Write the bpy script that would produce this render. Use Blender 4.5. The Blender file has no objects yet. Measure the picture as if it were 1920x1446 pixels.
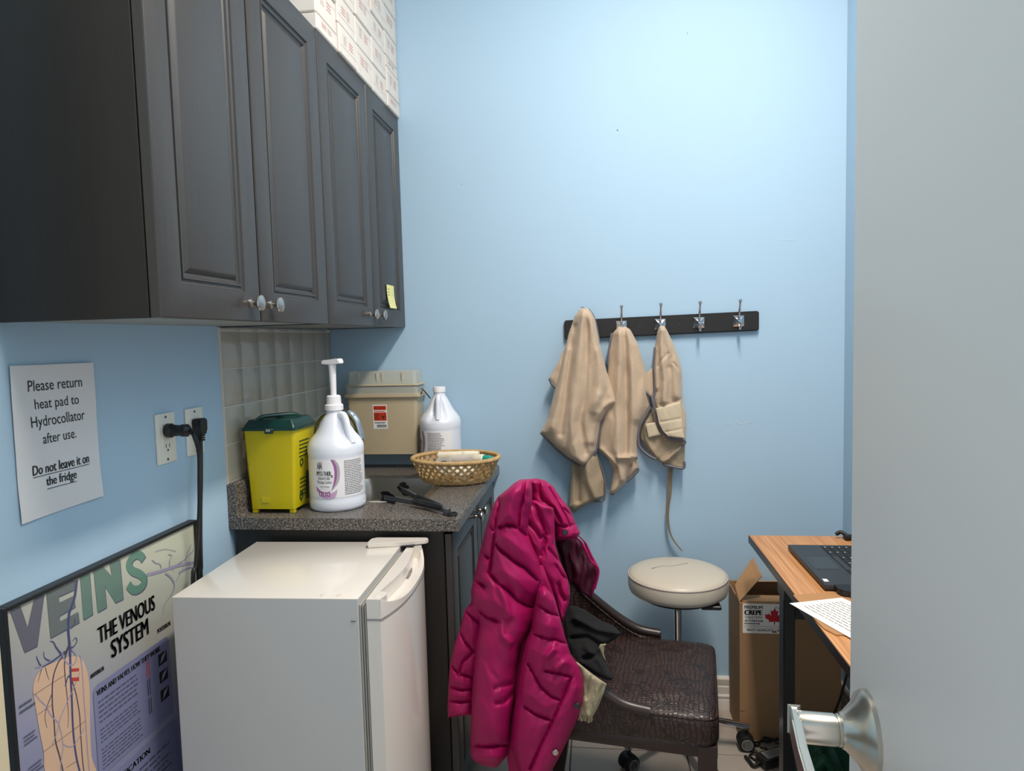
import bpy, bmesh, math, random
import numpy as np
from mathutils import Matrix, Vector
random.seed(7)
sc = bpy.context.scene
col = sc.collection
pi = math.pi

# ------------------------------------------------------------ camera
CAM = np.array([0.98788, -2.44126, 1.36565])
RT = np.array([0.992373, 0.120507, -0.025955])
UP = np.array([0.017099, 0.073951, 0.997115])
FW = np.array([-0.122078, 0.989954, -0.071326])
FPX = 1267.88
cd = bpy.data.cameras.new('camera'); co = bpy.data.objects.new('camera', cd); col.objects.link(co)
cd.sensor_fit = 'HORIZONTAL'; cd.sensor_width = 36.0; cd.lens = FPX*36.0/1920; cd.clip_start = 0.02
m = Matrix.Identity(4)
for i in range(3):
    m[i][0] = RT[i]; m[i][1] = UP[i]; m[i][2] = -FW[i]; m[i][3] = CAM[i]
co.matrix_world = m
sc.camera = co
def P(u, v, ax, val):          # photo pixel -> point on an axis-aligned plane
    r = FW + RT*(u-960)/FPX - UP*(v-723)/FPX
    i = 'xyz'.index(ax)
    return CAM + r*((val-CAM[i])/r[i])

# ------------------------------------------------------------ world, light, exposure
w = bpy.data.worlds.new('world'); sc.world = w; w.use_nodes = True
bg = w.node_tree.nodes['Background']
bg.inputs[0].default_value = (0.96, 0.97, 1.0, 1); bg.inputs[1].default_value = 0.95
sc.view_settings.view_transform = 'Standard'; sc.view_settings.look = 'None'
sc.view_settings.exposure = 0.0; sc.view_settings.gamma = 1.0; sc.view_settings.use_curve_mapping = False
ld = bpy.data.lights.new('troffer_light', 'AREA'); ld.shape = 'RECTANGLE'; ld.size = 0.16; ld.size_y = 1.0
ld.energy = 54; ld.color = (1.0, 0.88, 0.76)
lo = bpy.data.objects.new('troffer_light', ld); col.objects.link(lo); lo.location = (1.36, -1.35, 2.94)

# ------------------------------------------------------------ materials
MATS = {}
def srgb(r, g, b):
    f = lambda c: (c/255/12.92) if c/255 <= 0.04045 else ((c/255+0.055)/1.055)**2.4
    return (f(r), f(g), f(b), 1)
def mat(name, rgb, rough=0.5, metal=0.0, spec=0.5, bump=0, bscale=100, bstretch=(1,1,1), var=0, vscale=5, vstretch=(1,1,1), rgb2=None,
        trans=0, sss=0, coat=0, sheen=0, emit=0, alpha=1, bdist=0.001, detail=3):
    mt = bpy.data.materials.new(name); mt.use_nodes = True; N = mt.node_tree.nodes; L = mt.node_tree.links
    b = N['Principled BSDF']; c = srgb(*rgb)
    b.inputs['Base Color'].default_value = c; b.inputs['Roughness'].default_value = rough
    b.inputs['Metallic'].default_value = metal; b.inputs['Specular IOR Level'].default_value = spec
    b.inputs['Transmission Weight'].default_value = trans; b.inputs['Coat Weight'].default_value = coat
    b.inputs['Sheen Weight'].default_value = sheen; b.inputs['Alpha'].default_value = alpha
    if sss:
        b.inputs['Subsurface Weight'].default_value = sss; b.inputs['Subsurface Radius'].default_value = (.02,.02,.02); b.inputs['Subsurface Scale'].default_value = 0.4
    if emit:
        b.inputs['Emission Color'].default_value = c; b.inputs['Emission Strength'].default_value = emit
    tc = N.new('ShaderNodeTexCoord')
    def noise(scale, stretch, det=3):
        mp = N.new('ShaderNodeMapping'); mp.inputs['Scale'].default_value = stretch
        L.new(tc.outputs['Object'], mp.inputs['Vector'])
        n = N.new('ShaderNodeTexNoise'); n.inputs['Scale'].default_value = scale; n.inputs['Detail'].default_value = det
        L.new(mp.outputs[0], n.inputs['Vector']); return n
    if var:
        n = noise(vscale, vstretch, detail); r = N.new('ShaderNodeValToRGB')
        c2 = srgb(*rgb2) if rgb2 else tuple(max(0, x*(1-var)) for x in c[:3])+(1,)
        r.color_ramp.elements[0].color = c2; r.color_ramp.elements[1].color = c
        r.color_ramp.elements[0].position = 0.5-0.5*min(1, .6); r.color_ramp.elements[1].position = 0.5+0.5*min(1, .4)
        L.new(n.outputs['Fac'], r.inputs[0]); L.new(r.outputs[0], b.inputs['Base Color'])
    if bump:
        n = noise(bscale, bstretch); bp = N.new('ShaderNodeBump'); bp.inputs['Strength'].default_value = bump; bp.inputs['Distance'].default_value = bdist
        L.new(n.outputs['Fac'], bp.inputs['Height']); L.new(bp.outputs[0], b.inputs['Normal'])
    MATS[name] = mt; return mt

mat('wall_blue', (174,203,225), .65, spec=.2, bump=.25, bscale=120, bdist=.0006, var=.03, vscale=2)
mat('white_ceiling', (235,234,228), .9)
mat('floor_tile', (176,166,156), .22, var=.12, vscale=9, detail=6)
mat('grout_dark', (92,86,80), .9)
mat('grout_tile', (214,210,202), .8)
mat('wall_tile', (182,176,163), .08, var=.03, vscale=4)
mat('baseboard', (226,220,212), .45)
mat('cream', (222,208,176), .5)
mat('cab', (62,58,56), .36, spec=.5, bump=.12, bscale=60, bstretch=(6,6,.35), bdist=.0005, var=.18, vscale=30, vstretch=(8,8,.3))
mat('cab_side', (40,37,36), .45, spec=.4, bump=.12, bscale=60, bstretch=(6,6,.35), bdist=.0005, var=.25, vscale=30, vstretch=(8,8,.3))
mat('cab_in', (150,155,152), .6)
mat('nickel', (190,184,174), .25, metal=1)
mat('satin', (196,190,178), .28, metal=1, bump=.04, bscale=40, bstretch=(1,1,12))
mat('chrome', (215,215,218), .08, metal=1)
mat('steel', (185,182,176), .28, metal=1, bump=.06, bscale=30, bstretch=(1,40,1), bdist=.0004)
mat('dark_steel', (70,70,70), .35, metal=.8)
mat('note_yellow', (238,232,158), .7)
mat('ink', (28,28,32), .7)
mat('ink_soft', (95,92,95), .8)
mat('ink_red', (186,62,58), .7)
mat('carton_red', (208,132,126), .7)
mat('ink_pale', (196,178,172), .8)
mat('carton_white', (222,213,204), .7, var=.04, vscale=12)
mat('door_grey', (236,233,227), .45, bump=.1, bscale=150, bdist=.0003)
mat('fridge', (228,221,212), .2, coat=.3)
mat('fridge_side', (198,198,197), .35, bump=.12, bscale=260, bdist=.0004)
mat('gasket', (168,164,154), .6)
mat('plastic_grey', (150,148,144), .5)
mat('yellow', (200,184,8), .32, sss=.15, var=.06, vscale=8)
mat('green_lid', (18,58,52), .32)
mat('print_green', (30,70,40), .6)
mat('hdpe', (232,236,246), .3, sss=.25)
mat('label_white', (240,238,240), .35)
mat('purple', (158,92,152), .4); mat('purple_light', (200,166,202), .4); mat('label_grey', (176,170,178), .4)
mat('sharps', (196,180,150), .38, sss=.2, var=.05, vscale=6)
mat('sharps_lid', (222,224,212), .3, alpha=.5)
mat('red_label', (206,62,26), .45)
mat('wicker', (206,170,116), .55, var=.35, vscale=60, bump=.3, bscale=300)
mat('teal', (20,150,132), .4); mat('clear', (235,232,222), .15, alpha=.45); mat('cream_plastic', (238,228,204), .35)
mat('black_plastic', (22,22,24), .42); mat('black_metal', (16,16,17), .35); mat('rubber', (14,14,15), .6)
mat('dark_grey', (72,74,76), .4); mat('outlet', (232,230,220), .35)
mat('coat', (158,13,83), .5, spec=.3, bump=.10, bscale=220, bdist=.0005)
mat('coat_lining', (70,5,34), .5, bump=.3, bscale=30, bdist=.002)
mat('coat_dark', (140,20,70), .45)
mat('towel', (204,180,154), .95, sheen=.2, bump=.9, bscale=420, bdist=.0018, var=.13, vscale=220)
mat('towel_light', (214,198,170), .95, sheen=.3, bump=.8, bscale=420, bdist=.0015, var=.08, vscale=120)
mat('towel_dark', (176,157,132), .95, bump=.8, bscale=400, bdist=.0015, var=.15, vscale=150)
mat('binding', (112,111,118), .8, bump=.6, bscale=500, bdist=.001)
mat('black_cloth', (12,12,14), .95, bump=.4, bscale=300, bdist=.001)
mat('beige_cloth', (170,158,128), .95, bump=.7, bscale=300, bdist=.0015, var=.12, vscale=60)
mat('wood_dark', (46,29,23), .35, var=.3, vscale=30, vstretch=(1,1,6))
mat('vinyl', (204,193,176), .36, bump=.12, bscale=120, bdist=.0005)
mat('card', (166,129,92), .85, var=.08, vscale=10, bump=.1, bscale=60)
mat('card_in', (160,126,90), .9); mat('kraft', (178,130,84), .7)
mat('paper', (240,236,228), .7); mat('paper_grey', (226,226,228), .7)
mat('leaf_red', (190,24,40), .6)
mat('lamp', (255,246,232), .5, emit=3.0)
mat('green_bag', (12,74,48), .5, bump=.6, bscale=18, bdist=.01)
mat('laptop', (48,52,56), .45); mat('trackpad', (54,58,62), .35); mat('key', (26,27,29), .5)
mat('poster_sky', (168,170,168), .25)
mat('skin', (216,180,152), .3); mat('vein_blue', (70,76,118), .3); mat('vein_lilac', (156,148,172), .3)
mat('vein_dark', (74,66,80), .3); mat('panel_lilac', (128,130,166), .3); mat('panel_line', (84,86,108), .5)
mat('veins_a', (100,100,112), .3); mat('veins_b', (104,112,112), .3); mat('veins_c', (100,128,118), .3); mat('veins_d', (96,136,120), .3)
mat('chip', (214,224,228), .8)

def poster_material():
    mt = bpy.data.materials.new('poster_print'); mt.use_nodes = True; N = mt.node_tree.nodes; L = mt.node_tree.links
    b = N['Principled BSDF']; b.inputs['Roughness'].default_value = .18; b.inputs['Specular IOR Level'].default_value = .4
    tc = N.new('ShaderNodeTexCoord'); sp = N.new('ShaderNodeSeparateXYZ'); L.new(tc.outputs['Generated'], sp.inputs[0])
    r = N.new('ShaderNodeValToRGB'); e = r.color_ramp.elements
    e[0].position = 0.30; e[0].color = srgb(120,124,164); e[1].position = 1; e[1].color = srgb(196,198,176)
    n = e.new(.72); n.color = srgb(168,168,164); n2 = e.new(.56); n2.color = srgb(150,150,176)
    ad = N.new('ShaderNodeMath'); ad.operation = 'MULTIPLY_ADD'; ad.inputs[1].default_value = .28
    L.new(sp.outputs[1], ad.inputs[0])
    sc2 = N.new('ShaderNodeMath'); sc2.operation = 'MULTIPLY'; sc2.inputs[1].default_value = .78; L.new(sp.outputs[2], sc2.inputs[0]); L.new(sc2.outputs[0], ad.inputs[2])
    L.new(ad.outputs[0], r.inputs[0]); L.new(r.outputs[0], b.inputs['Base Color']); MATS['poster_print'] = mt
poster_material()

def speckle(name, base, dark, light, rough, scale):
    mt = bpy.data.materials.new(name); mt.use_nodes = True; N = mt.node_tree.nodes; L = mt.node_tree.links
    b = N['Principled BSDF']; b.inputs['Roughness'].default_value = rough
    tc = N.new('ShaderNodeTexCoord'); n = N.new('ShaderNodeTexNoise'); n.inputs['Scale'].default_value = scale; n.inputs['Detail'].default_value = 4; n.inputs['Roughness'].default_value = .7
    L.new(tc.outputs['Object'], n.inputs['Vector'])
    r = N.new('ShaderNodeValToRGB'); e = r.color_ramp.elements
    e[0].position = .38; e[0].color = srgb(*dark); e[1].position = .66; e[1].color = srgb(*light); k = e.new(.5); k.color = srgb(*base)
    L.new(n.outputs['Fac'], r.inputs[0]); L.new(r.outputs[0], b.inputs['Base Color']); MATS[name] = mt
speckle('laminate', (84,80,77), (34,33,34), (164,154,142), .32, 215)

def oak():
    mt = bpy.data.materials.new('oak'); mt.use_nodes = True; N = mt.node_tree.nodes; L = mt.node_tree.links
    b = N['Principled BSDF']; b.inputs['Roughness'].default_value = .38
    tc = N.new('ShaderNodeTexCoord'); mp = N.new('ShaderNodeMapping'); mp.inputs['Scale'].default_value = (105, 1.4, 105)
    L.new(tc.outputs['Object'], mp.inputs[0]); n = N.new('ShaderNodeTexNoise'); n.inputs['Scale'].default_value = 2.6; n.inputs['Detail'].default_value = 5
    L.new(mp.outputs[0], n.inputs['Vector']); r = N.new('ShaderNodeValToRGB'); e = r.color_ramp.elements
    e[0].position = .32; e[0].color = srgb(180,118,68); e[1].position = .62; e[1].color = srgb(216,158,102)
    L.new(n.outputs['Fac'], r.inputs[0]); L.new(r.outputs[0], b.inputs['Base Color']); MATS['oak'] = mt
oak()

def croc():
    mt = bpy.data.materials.new('croc'); mt.use_nodes = True; N = mt.node_tree.nodes; L = mt.node_tree.links
    b = N['Principled BSDF']; b.inputs['Roughness'].default_value = .36; b.inputs['Specular IOR Level'].default_value = .45
    tc = N.new('ShaderNodeTexCoord'); nz = N.new('ShaderNodeTexNoise'); nz.inputs['Scale'].default_value = 9; L.new(tc.outputs['Object'], nz.inputs['Vector'])
    mx = N.new('ShaderNodeMix'); mx.data_type = 'RGBA'; mx.blend_type = 'LINEAR_LIGHT'; mx.inputs[0].default_value = .025
    L.new(tc.outputs['Object'], mx.inputs[6]); L.new(nz.outputs['Color'], mx.inputs[7])
    mp = N.new('ShaderNodeMapping'); mp.inputs['Scale'].default_value = (84, 122, 100); L.new(mx.outputs[2], mp.inputs[0])
    vo = N.new('ShaderNodeTexVoronoi'); vo.feature = 'DISTANCE_TO_EDGE'; vo.inputs['Scale'].default_value = 1.0; vo.inputs['Randomness'].default_value = .34
    L.new(mp.outputs[0], vo.inputs['Vector'])
    r = N.new('ShaderNodeValToRGB'); e = r.color_ramp.elements
    e[0].position = .03; e[0].color = (0,0,0,1); e[1].position = .2; e[1].color = (1,1,1,1); L.new(vo.outputs['Distance'], r.inputs[0])
    bp = N.new('ShaderNodeBump'); bp.inputs['Strength'].default_value = .55; bp.inputs['Distance'].default_value = .0014; L.new(r.outputs[0], bp.inputs['Height']); L.new(bp.outputs[0], b.inputs['Normal'])
    cr = N.new('ShaderNodeMix'); cr.data_type = 'RGBA'; cr.inputs[6].default_value = srgb(26,16,14); cr.inputs[7].default_value = srgb(60,39,33)
    L.new(r.outputs[0], cr.inputs[0]); L.new(cr.outputs[2], b.inputs['Base Color']); MATS['croc'] = mt
croc()

# ------------------------------------------------------------ mesh helpers
MW = {}
def wm(o): return MW.get(o.name, Matrix.Identity(4)) if o else Matrix.Identity(4)

class MB:
    def __init__(s): s.bm = bmesh.new()
    def box(s, a, b, bev=0, seg=2, M=None):
        c = [(a[i]+b[i])/2 for i in range(3)]; d = [abs(b[i]-a[i]) for i in range(3)]
        X = Matrix.Translation(c) @ Matrix.Diagonal((d[0], d[1], d[2], 1))
        if M is not None: X = M @ X
        r = bmesh.ops.create_cube(s.bm, size=1, matrix=X)
        if bev:
            es = list({e for v in r['verts'] for e in v.link_edges})
            bmesh.ops.bevel(s.bm, geom=es, offset=bev, segments=seg, profile=.5, affect='EDGES')
        return s
    def faces(s, vs, fs):
        V = [s.bm.verts.new(tuple(map(float, v))) for v in vs]
        for f in fs:
            try: s.bm.faces.new([V[i] for i in f])
            except ValueError: pass
        return s
    def prism(s, poly, ax, a0, a1):       # poly in the two other axes (in xyz order)
        k = 'xyz'.index(ax); n = len(poly)
        def mk(p, a):
            l = list(p); l.insert(k, a); return l
        vs = [mk(p, a0) for p in poly]+[mk(p, a1) for p in poly]
        fs = [list(range(n))[::-1], list(range(n, 2*n))]+[[i, (i+1)%n, n+(i+1)%n, n+i] for i in range(n)]
        return s.faces(vs, fs)
    def lathe(s, prof, c=(0,0,0), n=32, M=None, sx=1, sy=1):
        vs = []; fs = []
        for r, z in prof:
            for k in range(n):
                a = 2*pi*k/n; v = Vector((r*sx*math.cos(a), r*sy*math.sin(a), z))
                if M is not None: v = M @ v
                vs.append((v[0]+c[0], v[1]+c[1], v[2]+c[2]))
        m_ = len(prof)
        for i in range(m_-1):
            for k in range(n): fs.append([i*n+k, i*n+(k+1)%n, (i+1)*n+(k+1)%n, (i+1)*n+k])
        fs.append(list(range(n))[::-1]); fs.append([(m_-1)*n+k for k in range(n)])
        return s.faces(vs, fs)
    def tube(s, pts, r, n=8, closed=False):
        pts = [Vector(tuple(map(float, p))) for p in pts]; N = len(pts); vs = []; fs = []
        rr = r if isinstance(r, (list, tuple)) else [r]*N
        up = None
        for i, p in enumerate(pts):
            if closed: t = pts[(i+1)%N]-pts[i-1]
            else: t = pts[min(i+1, N-1)]-pts[max(i-1, 0)]
            if t.length < 1e-9: t = Vector((0,0,1))
            t.normalize()
            if up is None:
                up = Vector((0,0,1)) if abs(t.z) < .9 else Vector((1,0,0))
            a = t.cross(up)
            if a.length < 1e-6: a = t.orthogonal()
            a.normalize(); b = a.cross(t); up = b
            for k in range(n):
                q = p + (a*math.cos(2*pi*k/n)+b*math.sin(2*pi*k/n))*rr[i]; vs.append(q)
        R = N if closed else N-1
        for i in range(R):
            j = (i+1) % N
            for k in range(n): fs.append([i*n+k, i*n+(k+1)%n, j*n+(k+1)%n, j*n+k])
        if not closed: fs.append(list(range(n))[::-1]); fs.append([(N-1)*n+k for k in range(n)])
        return s.faces(vs, fs)
    def grid(s, G, cu=False, cv=False):       # G[i][j] points
        a = len(G); b = len(G[0]); vs = [p for row in G for p in row]; fs = []
        for i in range(a if cu else a-1):
            for j in range(b if cv else b-1):
                fs.append([i*b+j, i*b+(j+1)%b, ((i+1)%a)*b+(j+1)%b, ((i+1)%a)*b+j])
        return s.faces(vs, fs)
    def build(s, name, mt, parent=None, local=False, smooth=35, normals=True):
        if normals: bmesh.ops.recalc_face_normals(s.bm, faces=s.bm.faces[:])
        me = bpy.data.meshes.new(name); 
        if parent is not None and not local: s.bm.transform(wm(parent).inverted())
        off = Vector((0,0,0))
        if parent is None:
            vs = s.bm.verts; xs = [v.co for v in vs]
            off = Vector(((min(v.x for v in xs)+max(v.x for v in xs))/2, (min(v.y for v in xs)+max(v.y for v in xs))/2, min(v.z for v in xs)))
            s.bm.transform(Matrix.Translation(-off))
        s.bm.to_mesh(me); s.bm.free(); me.materials.append(MATS[mt])
        if smooth:
            me.shade_smooth(); me.set_sharp_from_angle(angle=math.radians(smooth))
        o = bpy.data.objects.new(name, me); col.objects.link(o)
        if parent is not None: o.parent = parent; MW[o.name] = wm(parent)
        else: o.location = off; MW[o.name] = Matrix.Translation(off)
        return o

def thing(name, label, cat, loc=(0,0,0), rz=0, group=None):
    o = bpy.data.objects.new(name, None); col.objects.link(o); o.empty_display_size = .05
    o.location = loc; o.rotation_euler = (0, 0, rz); MW[o.name] = Matrix.Translation(loc) @ Matrix.Rotation(rz, 4, 'Z')
    return tag(o, label, cat, group)
def tag(o, label, cat, group=None):
    o['label'] = label; o['category'] = cat
    if group: o['group'] = group
    return o
def struct(o, label=None):
    o['kind'] = 'structure'
    if label: o['label'] = label
    return o
def bx(name, a, b, mt, parent=None, bev=0, seg=2, local=False): return MB().box(a, b, bev, seg).build(name, mt, parent, local)
def smooth_path(pts, n=8, closed=False):      # Catmull-Rom
    p = [np.array(q, float) for q in pts]; out = []; N = len(p)
    for i in range(N if closed else N-1):
        if closed: a, b, c, d = p[i-1], p[i], p[(i+1)%N], p[(i+2)%N]
        else: a, b, c, d = p[max(i-1,0)], p[i], p[i+1], p[min(i+2,N-1)]
        for k in range(n):
            t = k/n; out.append(.5*((2*b)+(c-a)*t+(2*a-5*b+4*c-d)*t*t+(3*b-a-3*c+d)*t**3))
    if not closed: out.append(p[-1])
    return out

_tx = {}
def text_mesh(s):
    k = s
    if k in _tx: return _tx[k]
    cu = bpy.data.curves.new('t', 'FONT'); cu.body = s; cu.resolution_u = 3
    o = bpy.data.objects.new('t', cu); col.objects.link(o); dg = bpy.context.evaluated_depsgraph_get(); dg.update()
    me = o.evaluated_get(dg).to_mesh(); V = [tuple(v.co) for v in me.vertices]; F = [list(p.vertices) for p in me.polygons]
    o.evaluated_get(dg).to_mesh_clear(); bpy.data.objects.remove(o); bpy.data.curves.remove(cu)
    A = np.array(V); lo = A[:, :2].min(0); hi = A[:, :2].max(0); A = (A[:, :2]-lo)/(hi-lo)
    _tx[k] = (A, F); return _tx[k]
def text(name, s, fn, mt, parent, bold=0.0, local=False):   # fn maps (0..1, 0..1) to a point
    A, F = text_mesh(s); b = MB(); k = min(.16, bold*5)/max(1, len(s))     # heavier strokes: the outline repeated with a small side shift
    for dx in ((-k, 0, k) if bold else (0,)): b.faces([fn(x+dx, y) for x, y in A], F)
    return b.build(name, mt, parent, local, smooth=0, normals=False)
def plane_fn(o, ux, uy):
    o = np.array(o, float); ux = np.array(ux, float); uy = np.array(uy, float)
    return lambda x, y: o+ux*x+uy*y
def quad(name, fn, x0, y0, x1, y1, mt, parent): return MB().faces([fn(x0,y0), fn(x1,y0), fn(x1,y1), fn(x0,y1)], [[0,1,2,3]]).build(name, mt, parent, smooth=0, normals=False)
def text_lines(name, fn, x0, x1, y0, y1, n, mt, parent, fill=.45, wob=.25, seg=9):   # unreadable small print: rows of word-like dashes
    b = MB(); h = (y1-y0)/n
    for i in range(n):
        yy = y1-(i+1)*h+h*.2; x = x0; end = x1-random.random()*wob*(x1-x0)
        while x < end:
            l = (x1-x0)*random.uniform(.04, .14); xe = min(x+l, end)
            b.faces([fn(x,yy), fn(xe,yy), fn(xe,yy+h*fill), fn(x,yy+h*fill)], [[0,1,2,3]]); x = xe+(x1-x0)*.018
    return b.build(name, mt, parent, smooth=0, normals=False)

def vnoise(x, y, seed=0):
    xi = np.floor(x).astype(int); yi = np.floor(y).astype(int); fx = x-xi; fy = y-yi
    def h(a, b):
        n = (a*374761393+b*668265263+seed*974634) & 0x7fffffff; n = ((n ^ (n >> 13))*1274126177) & 0x7fffffff
        return (n ^ (n >> 16))/0x7fffffff
    sx = fx*fx*(3-2*fx); sy = fy*fy*(3-2*fy)
    return (h(xi,yi)*(1-sx)+h(xi+1,yi)*sx)*(1-sy)+(h(xi,yi+1)*(1-sx)+h(xi+1,yi+1)*sx)*sy
def seg_dist(U, V, line):
    d = np.full(U.shape, 1e9)
    for (a, b), (c, e) in zip(line[:-1], line[1:]):
        vx, vy = c-a, e-b; t = np.clip(((U-a)*vx+(V-b)*vy)/(vx*vx+vy*vy+1e-9), 0, 1)
        d = np.minimum(d, np.hypot(U-a-t*vx, V-b-t*vy))
    return d

def cloth(name, left, right, depth, mt, parent, bulge=.05, back=.02, rows=90, cols=36, seams=(), sd=.006, sw=3.0, puff=0, pw=18,
          ridges=(), wr=0, ws=(14, 30), seed=0, prof=.5, endt=.08, endb=.04, rot=0):
    # a soft closed body: outline rows read from the photograph, standing at depth(u,v) with its own thickness
    lv = np.array([p[1] for p in left], float); lu = np.array([p[0] for p in left], float)
    rv = np.array([p[1] for p in right], float); ru = np.array([p[0] for p in right], float)
    t = np.linspace(0, 1, rows); tt = t; s = .5-.5*np.cos(np.linspace(0, 1, cols)*pi); s = .6*s+.4*np.linspace(0, 1, cols)
    S, T = np.meshgrid(s, tt)
    v0l, v1l = lv[0], lv[-1]; v0r, v1r = rv[0], rv[-1]
    VL = v0l+(v1l-v0l)*T; VR = v0r+(v1r-v0r)*T
    UL = np.interp(VL, lv, lu); UR = np.interp(VR, rv, ru)
    U = UL*(1-S)+UR*S; V = VL*(1-S)+VR*S
    e = np.power(np.clip(1-(2*S-1)**2, 0, 1), prof)
    et = np.sqrt(np.clip(1-np.clip(1-T/endt, 0, 1)**2, 0, 1)) if endt else 1
    eb = np.sqrt(np.clip(1-np.clip(1-(1-T)/endb, 0, 1)**2, 0, 1)) if endb else 1
    e = e*et*eb
    H = bulge*e
    edge = np.clip(e*1.6, 0, 1)
    if seams:
        dm = np.full(U.shape, 1e9)
        for l in seams: dm = np.minimum(dm, seg_dist(U, V, l))
        H = H - sd*np.exp(-(dm/sw)**2)*edge + puff*(1-np.exp(-dm/pw))*edge
        if wr:   # gathers near seams
            ca, sa = math.cos(math.radians(rot)), math.sin(math.radians(rot)); A = U*ca+V*sa; B = -U*sa+V*ca
            H = H + wr*1.6*(vnoise(A/7, B/22, seed+5)-.5)*np.exp(-(dm/12))*edge
    for l, a, wd in ridges: H = H + a*1.5*np.exp(-(seg_dist(U, V, l)/wd)**2)*edge
    if wr:
        ca, sa = math.cos(math.radians(rot)), math.sin(math.radians(rot)); A = U*ca+V*sa; B = -U*sa+V*ca
        A = A+8*(vnoise(U/22, V/22, seed+9)-.5)
        H = H + wr*(vnoise(A/ws[0], B/ws[1], seed)-.5)*edge*2 + wr*.5*(vnoise(A/ws[0]*2.1, B/ws[1]*2.1, seed+1)-.5)*edge*2
    D = depth(U, V, S, T) if callable(depth) else np.full(U.shape, float(depth))
    R = FW[None,None,:]+RT[None,None,:]*((U-960)/FPX)[...,None]-UP[None,None,:]*((V-723)/FPX)[...,None]
    k = (D-CAM[1])/R[...,1]
    base = CAM[None,None,:]+R*k[...,None]
    n = R/np.linalg.norm(R, axis=2)[...,None]
    front = base-n*H[...,None]; rear = base+n*(back*e+.0008)[...,None]
    vs = list(front.reshape(-1,3))+list(rear.reshape(-1,3)); fs = []; n0 = rows*cols
    for i in range(rows-1):
        for j in range(cols-1):
            a = i*cols+j; fs.append((a, a+1, a+cols+1, a+cols)); fs.append((n0+a, n0+a+cols, n0+a+cols+1, n0+a+1))
        a = i*cols; fs.append((a, a+cols, n0+a+cols, n0+a)); a = i*cols+cols-1; fs.append((a, n0+a, n0+a+cols, a+cols))
    for j in range(cols-1):
        fs.append((j, n0+j, n0+j+1, j+1)); a = (rows-1)*cols+j; fs.append((a, a+1, n0+a+1, n0+a))
    b = MB(); b.faces(vs, fs)
    return b.build(name, mt, parent, smooth=60)
def px_tube(name, pts, depth, r, mt, parent, n=6, sm=5):
    q = [P(u, v, 'y', depth(u, v) if callable(depth) else depth) for u, v in pts]
    return MB().tube(smooth_path(q, sm), r, n).build(name, mt, parent, smooth=60)

# ------------------------------------------------------------ room shell
X = 1.838; CH = 3.0; YN = -2.64
wall_back = struct(bx('wall_back', (-.1, 0, -.05), (X+.1, .1, CH), 'wall_blue'))
wall_left = struct(bx('wall_left', (-.1, YN, -.05), (0, 0, CH), 'wall_blue'))
wall_right = struct(bx('wall_right', (X, YN, -.05), (X+.1, 0, CH), 'wall_blue'))
ceiling = struct(bx('ceiling', (-.1, YN, CH), (X+.1, .1, CH+.08), 'white_ceiling'))
floor = struct(bx('floor', (-.1, YN, -.08), (X+.1, .1, -.004), 'grout_dark'))
wf = MB(); wf.box((-.1, YN-.12, -.05), (.335, YN, CH)); wf.box((1.165, YN-.12, -.05), (X+.1, YN, CH)); wf.box((.335, YN-.12, 2.07), (1.165, YN, CH)); struct(wf.build('wall_front', 'wall_blue'), 'blue wall with the doorway behind the camera')
tm = None; TS = .375
for i in range(-3, 4):
    for j in range(-1, 7):
        x0 = .888+i*TS; y1 = -.277-(j)*TS+TS
        a = [max(x0+.002, 0), max(y1-TS+.002, YN)]; b = [min(x0+TS-.002, X), min(y1-.002, 0)]
        if b[0]-a[0] < .02 or b[1]-a[1] < .02: continue
        o = bx('tile', (a[0], a[1], -.01), (b[0], b[1], 0), 'floor_tile', floor, .0015, 1)
prof = [(0,0),(-.014,0),(-.014,.036),(-.0115,.042),(-.014,.047),(-.014,.052),(-.010,.058),(-.010,.084),(-.0075,.088),(-.0095,.094),(-.0095,.1),(-.012,.108),(-.012,.114),(-.007,.1215),(0,.1215)]
struct(MB().prism([(y, z) for y, z in prof], 'x', .60, X).build('baseboard_back', 'baseboard', smooth=25))
struct(MB().prism([(X+y, z) for y, z in prof], 'y', YN, -.014).build('baseboard_right', 'baseboard', smooth=25))
b = MB(); b.box((0, -1.70, 0), (.109, -1.57, CH), .004); struct(b.build('trim_1', 'cream'), 'cream painted door jamb at the left edge')
# scuffs where the blue paint has chipped off the back wall
ch = MB()
def chip(u, v, wu, hv):
    n = 7; pts = [P(u+wu*math.cos(2*pi*k/n)*random.uniform(.5,1), v+hv*math.sin(2*pi*k/n)*random.uniform(.5,1), 'y', -.0012) for k in range(n)]
    ch.faces(pts, [list(range(n))])
for k in range(9): chip(1462+k*3.6, 450+random.uniform(-1.2,1.2), 2.0, .7)
for u in (1360,1366,1371,1384,1388,1392,1398,1404,1410): chip(u, 793+random.uniform(-2.5,2.5), 2.2, 1.3)
for u, v in ((1158,244),(1280,62),(1549,1002),(925,808),(1292,797)): chip(u, v, 1.3, 1.3)
ch.build('scuff_marks', 'chip', wall_back, smooth=0)
chd = MB(); ch = chd
chip(1158, 244, 1.6, 1.4); chip(866, 345, 1.2, 1.2); chip(1289, 62, 1.2, 1.2)
chd.build('pin_holes', 'ink_soft', wall_back, smooth=0)

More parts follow.
